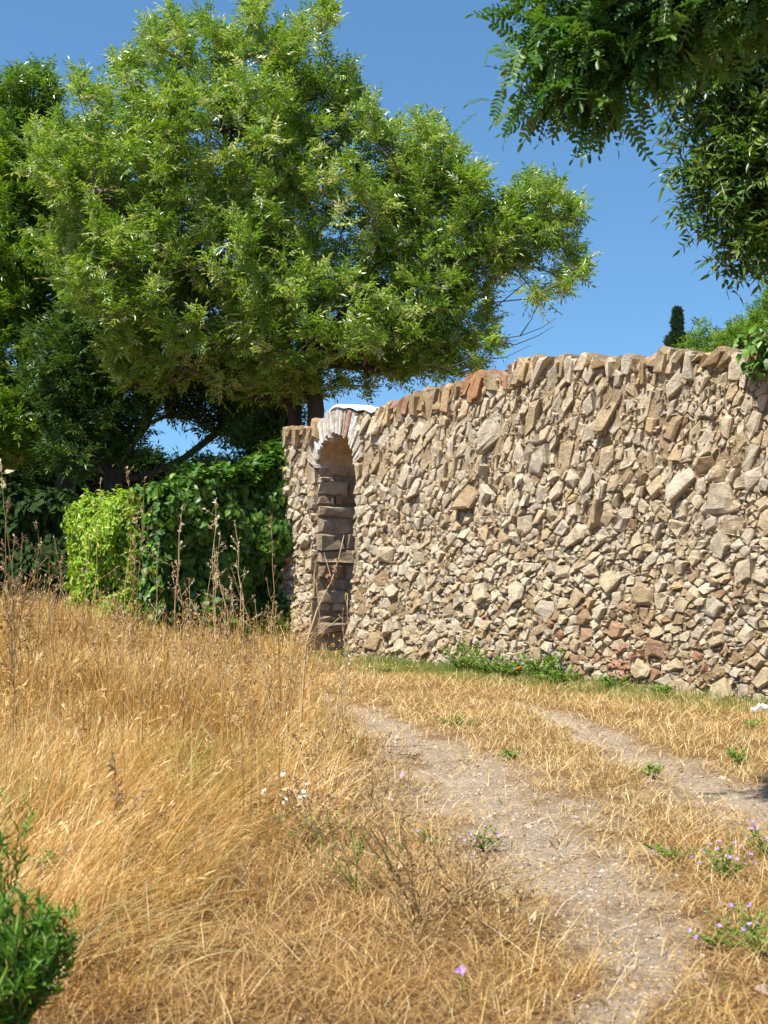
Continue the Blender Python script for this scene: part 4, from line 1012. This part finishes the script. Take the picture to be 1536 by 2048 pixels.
    ok = (RS.rand(len(x)) < (1 - 0.8 * b)) & (wall_o(x, y) > 0.1) & (RS.rand(len(x)) < 1 - 0.5 * f); x, y = x[ok], y[ok]; n = len(x)
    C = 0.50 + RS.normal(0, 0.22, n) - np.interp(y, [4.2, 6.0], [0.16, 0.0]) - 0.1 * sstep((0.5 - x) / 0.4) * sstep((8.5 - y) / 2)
    blades(a, x, y, RS.uniform(0.04, 0.2, n), RS.uniform(1.3, 1.9, n), RS.uniform(0, 6.283, n), RS.uniform(0.002, 0.0045, n) * np.interp(y, [4, 14], [0.9, 1.8]), C, 3, None, 0.5, 0.008)
    xl, yl = scatter(150, 4.0, 11, 1.2); m = len(xl); blades(a, xl, yl, RS.uniform(0.2, 0.5, m), RS.uniform(1.2, 1.6, m), RS.uniform(0, 6.283, m), RS.uniform(0.0025, 0.0045, m), RS.uniform(0.6, 1.0, m), 5, None, 0.7, 0.03 + 0.12 * field_weight(xl, yl), 0.85)
    g = a.build('straw_litter', M['pale_straw']); tag(g, 'loose broken straw littering the soil', 'straw', None, 'stuff')
    # greener grass at the foot of the wall and some tufts on the lane
    a = Acc(); n0 = 60000; s = RS.uniform(-0.3, 9.5, n0); o = np.abs(RS.normal(0, 0.45, n0)) + 0.14
    P = wp(s, 0, o); x, y = P[:, 0], P[:, 1]
    den = np.interp(s, [-0.3, 0.8, 1.6, 3.6, 4.6, 6.5], [0.05, 0.15, 1.2, 1.2, 0.6, 0.5]) * (0.55 + 0.5 * noise2(x, y, 0.5, 2))
    ok = (RS.rand(n0) < den * 0.75) & (bare(x, y) < 0.5); x, y, s, o = x[ok], y[ok], s[ok], o[ok]; n = len(x)
    h = RS.uniform(0.03, 0.12, n) * np.interp(o, [0.1, 1.0], [1.2, 0.7])
    C = np.interp(o, [0.1, 1.2], [0.3, 0.75]) + RS.normal(0, 0.2, n)
    blades(a, x, y, h, np.abs(RS.normal(0.35, 0.3, n)), RS.uniform(0, 6.283, n), RS.uniform(0.004, 0.008, n), C, 3)
    g = a.build('verge_grass', M['green_grass']); tag(g, 'green verge grass growing along the foot of the stone wall', 'grass', None, 'stuff')
build_grass()

# ------------------------------------------------------------------ pebbles and stones
def rock_template(rs, k=10, jag=0.25):
    d = nrm(rs.normal(size=(k, 3))) * rs.uniform(1 - jag, 1, (k, 1)) * np.array([1, 0.8, 0.5])
    import bmesh
    bm = bmesh.new(); [bm.verts.new(p) for p in d]; bmesh.ops.convex_hull(bm, input=bm.verts)
    loose = [v for v in bm.verts if not v.link_faces]; bmesh.ops.delete(bm, geom=loose, context='VERTS')
    bmesh.ops.triangulate(bm, faces=bm.faces); bm.verts.index_update()
    V = np.array([v.co[:] for v in bm.verts]); T = np.array([[v.index for v in f.verts] for f in bm.faces]); bm.free()
    return V, np.zeros((0, 4), int), T, np.zeros(len(V))
def pebbles():
    rs = np.random.RandomState(81); tm = [rock_template(rs, 11) for _ in range(6)]
    x, y = scatter(90000, 3.6, 12.5, 1.4); b = bare(x, y); ok = (RS.rand(len(x)) < 0.06 + 0.9 * b) & (wall_o(x, y) > 0.2); x, y = x[ok][:26000], y[ok][:26000]; n = len(x)
    s = 0.0025 + 0.0035 * RS.exponential(1.0, n); s = np.minimum(s, 0.03); z = gz(x, y)
    d = np.stack([RS.normal(size=n), RS.normal(size=n), RS.normal(0, 0.2, n)], 1); X, Y, Z = frames(d, None, 0.15)
    a = Acc(); k = RS.randint(0, 6, n); P = np.stack([x, y, z + s * 0.1], 1)
    for q in range(6): m = k == q; a.inst(tm[q], P[m], X[m], Y[m], Z[m], s[m], RS.uniform(0.1, 1, m.sum()))
    g = a.build('gravel', M['pebble']); tag(g, 'small pale gravel lying in the wheel tracks', 'gravel', None, 'stuff')
    spots = [(1515, 1580, 0.035, 'brownish stone in the tree shadow at the right edge of the lane'), (1430, 1597, 0.03, 'flat pale stone lying beside the tree shadow on the lane'),
             (1255, 1712, 0.022, 'whitish pebble lying in the middle of the nearer wheel track'), (1183, 1808, 0.02, 'small dark pebble low in the nearer wheel track'),
             (1150, 1632, 0.02, 'pale pebble near the bend of the nearer wheel track'), (1400, 1950, 0.035, 'pale stone half buried in the bare soil at lower right'),
             (1528, 1995, 0.04, 'greyish stone by the lower right corner of the ground'), (1060, 1648, 0.022, 'reddish pale pebble next to the small purple flowers')]
    for px, py, sz, lb in spots:
        Y_ = EYE * FPX / (py - HOR); x_ = (px - 768) * Y_ / FPX; zz = float(gz(np.array([x_]), np.array([Y_]))[0])
        a = Acc(); X, Y, Z = frames(rs.normal(size=(1, 3)) * np.array([1, 1, 0.1]), None, 0.1); a.inst(rock_template(rs, 16, 0.2), np.array([[x_, Y_, zz + sz * 0.2]]), X, Y, Z, sz, rs.uniform(0.3, 1))
        tag(a.build('loose_stone', M['pebble'], None, False, (x_, Y_, zz)), lb, 'stone', 'loose stones on the lane')
    # rubble fallen at the foot of the wall
    for px_, o, sz, lb in [(1215, 0.2, 0.06, 'pale block just right of the bushy green weed'), (1250, 0.26, 0.04, 'small pinkish stone under the reddish hole'), (1308, 0.22, 0.05, 'stone right of the thin green weed'),
                     (1340, 0.3, 0.06, 'flat grey stone left of the small bright green weed'), (1420, 0.24, 0.05, 'stone just right of the small bright green weed'), (1470, 0.28, 0.07, 'largest fallen block toward the right edge'), (945, 0.22, 0.04, 'small stone left of the green weed patch')]:
        s = px_to_s(px_); p = wp(s, 0, o); p[2] = float(gz(p[:1], p[1:2])[0])
        a = Acc(); X, Y, Z = frames(rs.normal(size=(1, 3)) * np.array([1, 1, 0.1]), None, 0.2); a.inst(rock_template(rs, 16, 0.2), np.array([p + [0, 0, sz * 0.25]]), X, Y, Z, sz, rs.uniform(0.2, 0.7))
        tag(a.build('fallen_stone', M['stone'], None, False, tuple(p)), lb + ' at the wall foot', 'stone', 'rubble fallen at the foot of the wall')
pebbles()

# ------------------------------------------------------------------ single plants
def ground_pt(px, py):
    """where the sight line through a pixel meets the ground"""
    Y_ = EYE * FPX / (py - HOR)
    for _ in range(4):
        x_ = (px - 768) * Y_ / FPX; z = float(gz(np.array([x_]), np.array([Y_]))[0]); Y_ = (EYE - z) * FPX / (py - HOR)
    return np.array([x_, Y_, z])

def stalk_plant(name, label, b, stems, rs, group=None, stem_mat='dry_stem', head='seed', cat='weed', r=0.003, headsize=0.02, side=5, tint=0.6):
    """b base point; stems = list of (dx,dy,height,bend) ; knobbly heads along the top and side twigs"""
    root = empty(name, tuple(b), label, cat, group)
    st, hd = Acc(), Acc(); HP, HD = [], []
    for dx, dy, H, bend in stems:
        m = 8; f = np.linspace(0, 1, m); wob = rs.normal(0, 0.012, (m, 3)) * f[:, None] ** 0.5
        pts = b + np.stack([dx * f ** 1.3 + bend * np.sin(f * math.pi) , dy * f, H * f], 1) + wob; pts[0] = b
        tube(st, pts, (r, r * 0.45), 4, np.clip(tint + rs.normal(0, 0.1), 0, 1))
        HP.append(pts[-1]); HD.append(pts[-1] - pts[-2])
        for q in range(side):
            f0 = rs.uniform(0.45, 0.97); i = int(f0 * (m - 1)); p = pts[i] + (pts[min(i + 1, m - 1)] - pts[i]) * (f0 * (m - 1) - i)
            L = rs.uniform(0.03, 0.16) * (1.2 - f0) * 2 * H ** 0.5; d = nrm(np.array([rs.normal(0, .8), rs.normal(0, .8), rs.uniform(0.5, 1.3)]))
            e = p + d * L; tube(st, [p, p + d * L * 0.5 + rs.normal(0, 0.006, 3), e], (r * 0.5, r * 0.3), 3, np.clip(tint + rs.normal(0, 0.1), 0, 1))
            HP.append(e); HD.append(d)
    HP = np.array(HP); HD = nrm(np.array(HD))
    if head:
        k = 7; P = np.repeat(HP, k, 0) - np.repeat(HD, k, 0) * rs.uniform(0, headsize * 2.2, (len(HP) * k, 1)); D = nrm(np.repeat(HD, k, 0) * 0.9 + rs.normal(0, 0.5, P.shape))
        X, Y, Z = frames(D)
        sz = rs.uniform(0.6, 1.3, len(P)) * headsize; tp = (SMALL[0] * np.array([1, 1.2, 1]), SMALL[1], SMALL[2], SMALL[3])
        if headsize <= 0.018: st.inst(tp, P, X, Y, Z, sz, rs.rand(len(P)))
        else:
            for q in range(len(HP)):
                hd = Acc(); m = slice(q * k, q * k + k); hd.inst(tp, P[m], X[m], Y[m], Z[m], sz[m], rs.rand(k)); hd.build('seed_head', M[head], root, False, b)
    st.build('stem', M[stem_mat], root, False, b)
    return root

def tall_weeds():
    rs = np.random.RandomState(91)
    def go(px, tip_py, Y_, lab, n=3, name='dry_weed', head='seed', r=0.0035, spread=0.08, hs=0.022, side=6, lean=0.0, mat='dry_stem', tint=0.6, group='tall dry weeds standing in front of the hedges', cat='weed'):
        b = at(px, HOR, Y_); b[2] = float(gz(b[:1], b[1:2])[0]); H = at(px, tip_py, Y_)[2] - b[2]
        stems = [(lean + rs.normal(0, spread), rs.normal(0, spread), H * (1.0 if k == 0 else rs.uniform(0.6, 0.97)), rs.normal(0, 0.03)) for k in range(n)]
        stalk_plant(name, lab, b, stems, rs, group, mat, head, cat, r, hs, side, tint)
    go(30, 1000, 9.0, 'brown seeded weed at the left edge, in front of the darkest hedge', 4, spread=0.07, side=9, tint=0.35)
    go(72, 1045, 9.4, 'brown weed with knobbly heads just right of the left edge', 3, spread=0.05, side=8, tint=0.35)
    go(18, 925, 8.0, 'single tall green stalk with a pale plume at the left edge', 1, head='awn', spread=0.01, hs=0.07, side=0, mat='green_stem', lean=-0.05)
    go(128, 1075, 11.5, 'slender dry weed in front of the left end of the bright hedge', 4, spread=0.1, side=6)
    go(262, 935, 12.0, 'tallest brown-headed weed in front of the bright hedge', 4, spread=0.07, side=9, tint=0.4, hs=0.03)
    go(190, 960, 12.4, 'thin pale weed before the middle of the bright hedge', 2, spread=0.05, head='awn', side=5)
    go(345, 1012, 11.0, 'pale wild oat stalk leaning right across the dark hedge', 2, head='awn', spread=0.04, lean=0.10, side=6, tint=0.85)
    go(440, 1000, 11.5, 'pale wild oat cluster in the middle of the dark hedge', 3, head='awn', spread=0.05, side=8, tint=0.85, hs=0.03)
    go(495, 1040, 11.0, 'straw stalk bent to the left in front of the dark hedge', 3, head='awn', spread=0.09, lean=-0.14, side=6, tint=0.85)
    go(540, 1030, 12.0, 'dry weed nearest the left pier of the doorway', 2, spread=0.05, side=8)
    go(400, 1110, 10.4, 'short bushy dry weed before the dark hedge', 6, spread=0.16, side=7, tint=0.7)
    go(300, 1090, 10.8, 'bushy pale weed where the bright and dark hedges meet', 6, spread=0.16, side=7, tint=0.75)
    go(470, 1130, 9.8, 'low tangled weed before the dark hedge, right of the oats', 6, spread=0.18, side=7, tint=0.7)
    go(230, 1120, 10.2, 'low straw-coloured weed before the bright hedge', 6, spread=0.18, side=6, tint=0.7)
    go(30, 1120, 7.6, 'bushy brown weed low at the left edge of the field', 6, spread=0.16, side=7, tint=0.3)
    # the broken stalk before the doorway
    b = at(598, HOR, 9.0); b[2] = float(gz(b[:1], b[1:2])[0]); root = empty('dry_weed', tuple(b), 'tall bent dry stalk with seed pods leaning right before the doorway', 'weed', 'tall dry weeds standing in front of the hedges')
    st = Acc(); P1 = [b, at(612, 1290, 9.0), at(636, 1215, 9.0), at(664, 1160, 9.0), at(678, 1115, 9.0), at(688, 1070, 9.0)]
    tube(st, P1, (0.009, 0.002), 5, 0.8); tube(st, [at(612, 1290, 9.0), at(645, 1262, 8.9), at(680, 1235, 8.9)], (0.004, 0.002), 4, 0.8)
    tube(st, [at(664, 1160, 9.0), at(655, 1130, 9.0), at(648, 1105, 9.1)], (0.003, 0.001), 4, 0.7); tube(st, [b, at(580, 1300, 9.0), at(560, 1250, 9.1)], (0.005, 0.002), 4, 0.7)
    tube(st, [at(600, 1320, 9.0), at(640, 1240, 8.9), at(632, 1160, 8.9)], (0.003, 0.001), 4, 0.75)
    st.build('stem', M['dry_stem'], root, True, b)
    hd = Acc(); P = np.array([np.array(P1[3]) + (np.array(P1[4]) - P1[3]) * f for f in rs.uniform(-0.6, 1.0, 34)]) + rs.normal(0, 0.012, (34, 3)); X, Y, Z = frames(rs.normal(size=(34, 3)))
    hd.inst((SMALL[0] * np.array([1, 1.6, 1]), SMALL[1], SMALL[2], SMALL[3]), P, X, Y, Z, rs.uniform(0.02, 0.035, 34), rs.uniform(0, 0.5, 34)); hd.build('seed_pods', M['seed'], root, False, b)
    # dead bushes of the middle distance and foreground
    spots = [(560, 1330, 1130, 9.2, 9, 0.26, 'wide spray of thin dry twigs left of the bent stalk', 0.75), (690, 1400, 1180, 8.6, 4, 0.06, 'pair of straw stalks standing at the edge of the lane', 0.85),
             (540, 1420, 1230, 8.0, 7, 0.2, 'dry branching weed in the middle of the field', 0.7), (640, 1480, 1290, 7.4, 7, 0.2, 'dry branching weed beside the start of the wheel track', 0.7),
             (480, 1500, 1330, 7.2, 7, 0.2, 'pinkish dry weed near the middle of the golden grass', 0.6), (330, 1380, 1210, 8.6, 7, 0.2, 'fine dry weed left of the middle of the field', 0.65),
             (120, 1400, 1190, 8.4, 8, 0.2, 'dense dry weed at the left of the field', 0.5), (430, 1330, 1180, 9.6, 8, 0.22, 'grey brown dry weed below the dark hedge', 0.65)]
    for px, bp, tp, Y_, n, sp, lb, tn in spots:
        go(px, tp, Y_, lb, n, spread=sp, side=9, r=0.0028, hs=0.012, tint=tn, group='dry branching weeds in the field')
    fg = [(240, 1712, 1508, 3, 0.03, 'slim brown stalk with a round head in the golden grass', 0.25, 0.028), (262, 1720, 1560, 4, 0.05, 'cluster of thin brown stalks in the golden grass', 0.3, 0.022),
          (328, 1712, 1612, 2, 0.03, 'short brown stalk right of the brown cluster', 0.25, 0.026), (285, 1755, 1680, 6, 0.08, 'dark brown withered weed low in the golden grass', 0.1, 0.02),
          (620, 1680, 1530, 18, 0.16, 'pale broken stems beneath the white flowers', 0.85, 0.015), (660, 1570, 1440, 18, 0.18, 'orange brown weed clump at the edge of the bare track', 0.4, 0.018)]
    for px, bp, tp, n, sp, lb, tn, hs in fg:
        b = ground_pt(px, bp); H = (bp - tp) * b[1] / FPX
        stems = [(rs.normal(0, sp), rs.normal(0, sp), H * (1 if k == 0 else rs.uniform(0.55, 1)), rs.normal(0, 0.015)) for k in range(n)]
        stalk_plant('dry_weed', lb, b, stems, rs, 'dry weeds in the near field', 'dry_stem', 'seed', 'weed', 0.003, hs, 3, tn)
    # spiny green brown bushes at the lower middle
    fb = [(712, 1790, 1600, 10, 0.20, 'green-stemmed branching weed, leftmost of the weeds at the lower middle'), (835, 1850, 1600, 15, 0.24, 'taller branching weed close to the lower middle'),
          (930, 1820, 1650, 12, 0.20, 'branching weed on the left edge of the wheel track'), (830, 1900, 1760, 6, 0.15, 'low weed sprawling at the lower middle'), (760, 1640, 1490, 6, 0.14, 'yellowish branching weed where the track narrows'),
          (980, 1890, 1740, 6, 0.14, 'small green leafed weed between the lower track and the dry weeds')]
    for px, bp, tp, n, sp, lb in fb:
        b = ground_pt(px, bp); H = (bp - tp) * b[1] / FPX
        stems = [(rs.normal(0, sp), rs.normal(0, sp * 0.7), H * rs.uniform(0.6, 1), rs.normal(0, 0.03)) for k in range(n)]
        stalk_plant('branching_weed', lb, b, stems, rs, 'branching weeds beside the wheel track', 'dry_stem' if px != 712 else 'green_stem', 'seed', 'weed', 0.0034, 0.011, 6, 0.48)
tall_weeds()

def leafy(name, label, b, H, R, nstem, nleaf, leafsize, mat, rs, tint=0.5, tmpl=None, flowers=0, fmat='purple', fsize=0.02, group=None, cat='plant', up=1.0, petals=8, stem='green_stem'):
    root = empty(name, tuple(b), label, cat, group); st, lf = Acc(), Acc(); tips = []; LP, LD = [], []
    for k in range(nstem):
        a = rs.uniform(0, 6.283); rr = R * math.sqrt(rs.rand()); h = H * rs.uniform(0.5, 1.0) * (1 - 0.35 * rr / R)
        f = np.linspace(0, 1, 6); pts = b + np.stack([math.cos(a) * rr * f ** 1.2, math.sin(a) * rr * f ** 1.2, h * f], 1) + rs.normal(0, 0.006, (6, 3)) * f[:, None]
        tube(st, pts, (0.0028, 0.0014), 3, rs.rand()); tips.append((pts[-1], pts[-1] - pts[-2]))
        for q in range(nleaf):
            f0 = rs.uniform(0.15, 1.0); i = min(4, int(f0 * 5)); p = pts[i] + (pts[i + 1] - pts[i]) * (f0 * 5 - i); LP.append(p); LD.append(nrm(np.array([rs.normal(), rs.normal(), rs.uniform(0.1, 1.2) * up])))
    LP, LD = np.array(LP), np.array(LD); X, Y, Z = frames(LD)
    lf.inst(tmpl or OVAL, LP, X, Y, Z, leafsize * rs.uniform(0.6, 1.3, len(LP)), np.clip(tint + rs.normal(0, 0.2, len(LP)), 0, 1))
    st.build('stem', M[stem], root, True, b); lf.build('foliage', M[mat], root, False, b)
    for k in range(flowers):
        p, d = tips[k % len(tips)]; p = p + (rs.normal(0, R * 0.15, 3) * np.array([1, 1, 0.3]) if k >= len(tips) else 0)
        fl = Acc(); aa = np.arange(petals) / petals * 6.283; nrm_ = nrm(np.array([rs.normal(0, .4), -0.5 + rs.normal(0, .3), 1.0])); u = nrm(np.cross(nrm_, [0.3, 1, 0.1])); v = np.cross(nrm_, u)
        D = nrm(np.cos(aa)[:, None] * u + np.sin(aa)[:, None] * v + nrm_ * 0.35); X = D; Z = nrm(nrm_ - D * (D @ nrm_)[:, None]); Y = np.cross(Z, X)
        fl.inst(SMALL, np.repeat(p[None], petals, 0), X, Y, Z, fsize * rs.uniform(0.8, 1.2, petals), rs.rand(petals)); fl.build('flower', M[fmat], root, False, b)
    return root

def green_plants():
    rs = np.random.RandomState(101)
    # bottom left corner, near and out of focus
    b = at(25, HOR, 3.55); b[2] = 0.10; leafy('leafy_weed', 'large vivid green leafy weed at the lower left corner', b, 0.44, 0.16, 90, 40, 0.045, 'weed', rs, 0.35, up=2.6, tmpl=LANCE)
    b = at(2, HOR, 4.3); b[2] = 0.12; leafy('leafy_weed', 'tall green weed at the left edge above the corner plant', b, 0.60, 0.09, 12, 26, 0.042, 'weed', rs, 0.6, up=2.4, tmpl=LANCE)
    b = ground_pt(95, 1760); leafy('leafy_weed', 'small green sprig poking from the golden grass near the left edge', b, 0.17, 0.07, 6, 10, 0.05, 'weed', rs, 0.5, up=1.5)
    # purple flowering plants at right
    pf = [(1450, 1760, 0.17, 0.15, 24, 16, 'largest clump of purple wildflowers by the right edge of the lane'), (1528, 1720, 0.20, 0.14, 20, 10, 'purple flowered clump cut by the right edge above the larger clump'),
          (1350, 1720, 0.10, 0.14, 16, 1, 'low green creeping weed left of the purple wildflowers'), (1500, 1880, 0.14, 0.16, 18, 6, 'sprawling purple flowered weed near the lower right'), (1440, 1900, 0.12, 0.13, 14, 4, 'small purple flowered weed left of the sprawling one at lower right'),
          (965, 1700, 0.13, 0.13, 14, 6, 'purple flowered weed at the left side of the nearer wheel track'), (860, 1690, 0.11, 0.09, 8, 2, 'faint purple flowered sprig among dry stems at centre'),
          (1525, 1920, 0.16, 0.13, 14, 1, 'low leafy green weed in the lower right corner region')]
    for px, py, H, R, ns, nf, lb in pf:
        leafy('wildflower_plant', lb, ground_pt(px, py), H, R, ns, 11, 0.017, 'weed', rs, 0.5, flowers=nf, fsize=0.011, group='purple wildflowers beside the lane', cat='wildflower')
    for px, py, lb in [(925, 1990, 'single pinkish purple flower low at the bottom middle'), (320, 1510, 'single tiny purple flower in the golden field'), (805, 1575, 'tiny purple flower on a thin stem at the centre')]:
        leafy('wildflower_plant', lb, ground_pt(px, py), 0.12, 0.02, 2, 4, 0.018, 'weed', rs, 0.4, flowers=1, fsize=0.02, group='purple wildflowers beside the lane', cat='wildflower')
    # green weeds at the foot of the wall
    wf = [(990, 0.42, 0.22, 40, 0, 'tall leafy green weed against the wall foot, leftmost of the green patch'), (1040, 0.30, 0.25, 40, 5, 'green weed with small purple flowers at the wall foot, left part'),
          (1085, 0.24, 0.25, 40, 4, 'low green weed at the wall foot just left of the orange poppy'), (1140, 0.38, 0.25, 44, 3, 'bushy green weed at the middle of the wall foot'), (1190, 0.22, 0.25, 36, 0, 'low green weed right of the bushy one at the wall foot'),
          (1290, 0.22, 0.14, 14, 0, 'thin green weed below the reddish hole in the wall'), (1385, 0.15, 0.09, 10, 0, 'small bright green weed by the wall foot toward the right'), (735, 0.12, 0.12, 12, 2, 'pale weed at the near side of the doorway')]
    for px, H, R, ns, nf, lb in wf:
        s = px_to_s(px); p = wp(s, 0.0, 0.30 + rs.uniform(0, 0.15)); p[2] = float(gz(p[:1], p[1:2])[0])
        leafy('leafy_weed', lb, p, H, R * 1.2, ns, 24, 0.030, 'weed', rs, 0.55, flowers=nf, fsize=0.018, group='green weeds along the wall foot', up=1.3)
    s = px_to_s(1097); p = wp(s, 0, 0.42); p[2] = 0; leafy('poppy', 'orange poppy flower in the green weeds at the wall foot', p, 0.20, 0.03, 2, 5, 0.035, 'weed', rs, 0.5, flowers=1, fmat='orange', fsize=0.045, petals=6, cat='flower')
    s = px_to_s(905); p = wp(s, 0, 0.85); p[2] = 0; leafy('wildflower_plant', 'low weed with tiny yellow flowers on the verge before the wall', p, 0.09, 0.3, 22, 4, 0.02, 'weed', rs, 0.7, flowers=20, fmat='yellow', fsize=0.011, cat='wildflower', petals=6)
    # low weeds on the lane
    for px, py, H, R, lb, tn in [(920, 1450, 0.07, 0.2, 'flat yellow green weed between the wheel tracks, farthest one', 0.8), (1022, 1518, 0.07, 0.08, 'small dark green tuft between the wheel tracks', 0.3), (1300, 1555, 0.1, 0.08, 'sparse green tuft beside the farther wheel track', 0.5), (1475, 1530, 0.14, 0.1, 'dark green tuft in the patch of tree shadow', 0.3), (1500, 1460, 0.10, 0.1, 'grassy green tuft on the verge by the right edge', 0.6)]:
        leafy('lane_weed', lb, ground_pt(px, py), H, R, 20, 12, 0.02, 'weed', rs, tn + 0.2, cat='weed', group='low weeds on the lane')
    # white daisies over the grass
    for px, py, tip, nf, lb in [(548, 1640, 1538, 2, 'pale daisy-like dried flowers, left stem of the white group'), (572, 1650, 1528, 3, 'white dried flowers in the middle of the white group'), (612, 1650, 1524, 3, 'white dried flowers, highest of the white group beside the orange weeds')]:
        b = ground_pt(px, py); H = (py - tip) * b[1] / FPX
        leafy('dried_daisy', lb, b, H, 0.05, 5, 2, 0.02, 'weed', rs, 0.8, flowers=nf + 1, fmat='white', fsize=0.017, group='white dried flowers in the grass', cat='flower', stem='dry_stem')
green_plants()

# white plume, litter, leaves, twigs
def small_things():
    rs = np.random.RandomState(111)
    b = at(690, HOR, 8.4); b[2] = float(gz(b[:1], b[1:2])[0]); H = at(690, 1305, 8.4)[2] - b[2]
    stalk_plant('plume_grass', 'dry stalk with a white fluffy head before the base of the doorway', b, [(0.01, 0, H, 0.0), (0.02, 0.02, H * 0.93, 0.0)], rs, None, 'dry_stem', 'awn', 'weed', 0.0022, 0.03, 0, 0.9)
    p = ground_pt(1522, 1428); a = Acc(); g = np.linspace(-1, 1, 6); X, Y = np.meshgrid(g, g); V = np.stack([p[0] + X.ravel() * 0.07, p[1] + Y.ravel() * 0.05, p[2] + 0.05 + 0.022 * rs.normal(size=36)], 1)
    i = (np.arange(5)[:, None] * 6 + np.arange(5)[None]).ravel(); a.add(V, np.stack([i, i + 1, i + 7, i + 6], 1), None, 0.8)
    tag(a.build('paper_scrap', M['paper'], None, False, tuple(p)), 'crumpled scrap of white paper on the verge at the right edge', 'litter')
    for px, py, lb, sz in [(1062, 1862, 'curled pale dead leaf on the brown litter left of the track', 0.05), (1078, 1880, 'brown dead leaf lying against the curled pale one', 0.045), (955, 1840, 'whitish narrow dead leaf standing in the dry weeds', 0.04), (1262, 1978, 'small greenish fallen leaf on the soil near the bottom', 0.035)]:
        p = ground_pt(px, py); a = Acc(); X, Y, Z = frames(rs.normal(size=(3, 3)) + np.array([0, 0, 0.4])); a.inst(OVAL, np.repeat(p[None] + [0, 0, 0.02], 3, 0), X, Y, Z, sz, rs.rand(3))
        tag(a.build('dead_leaf', M['dead_leaf'], None, False, tuple(p)), lb, 'leaf', 'fallen leaves on the ground')
    p = ground_pt(828, 1520); a = Acc()
    for k in range(7): tube(a, p + np.array([[0, 0, 0.01], [rs.normal(0, .03), rs.normal(0, .05), 0.03], [rs.normal(0, .08), rs.normal(0, .1), rs.uniform(.01, .05)]]), (0.004, 0.002), 4, rs.uniform(0, 0.5))
    tag(a.build('fallen_twig', M['twig'], None, True, tuple(p)), 'dark withered twig lying in the nearer wheel track', 'twig')
small_things()
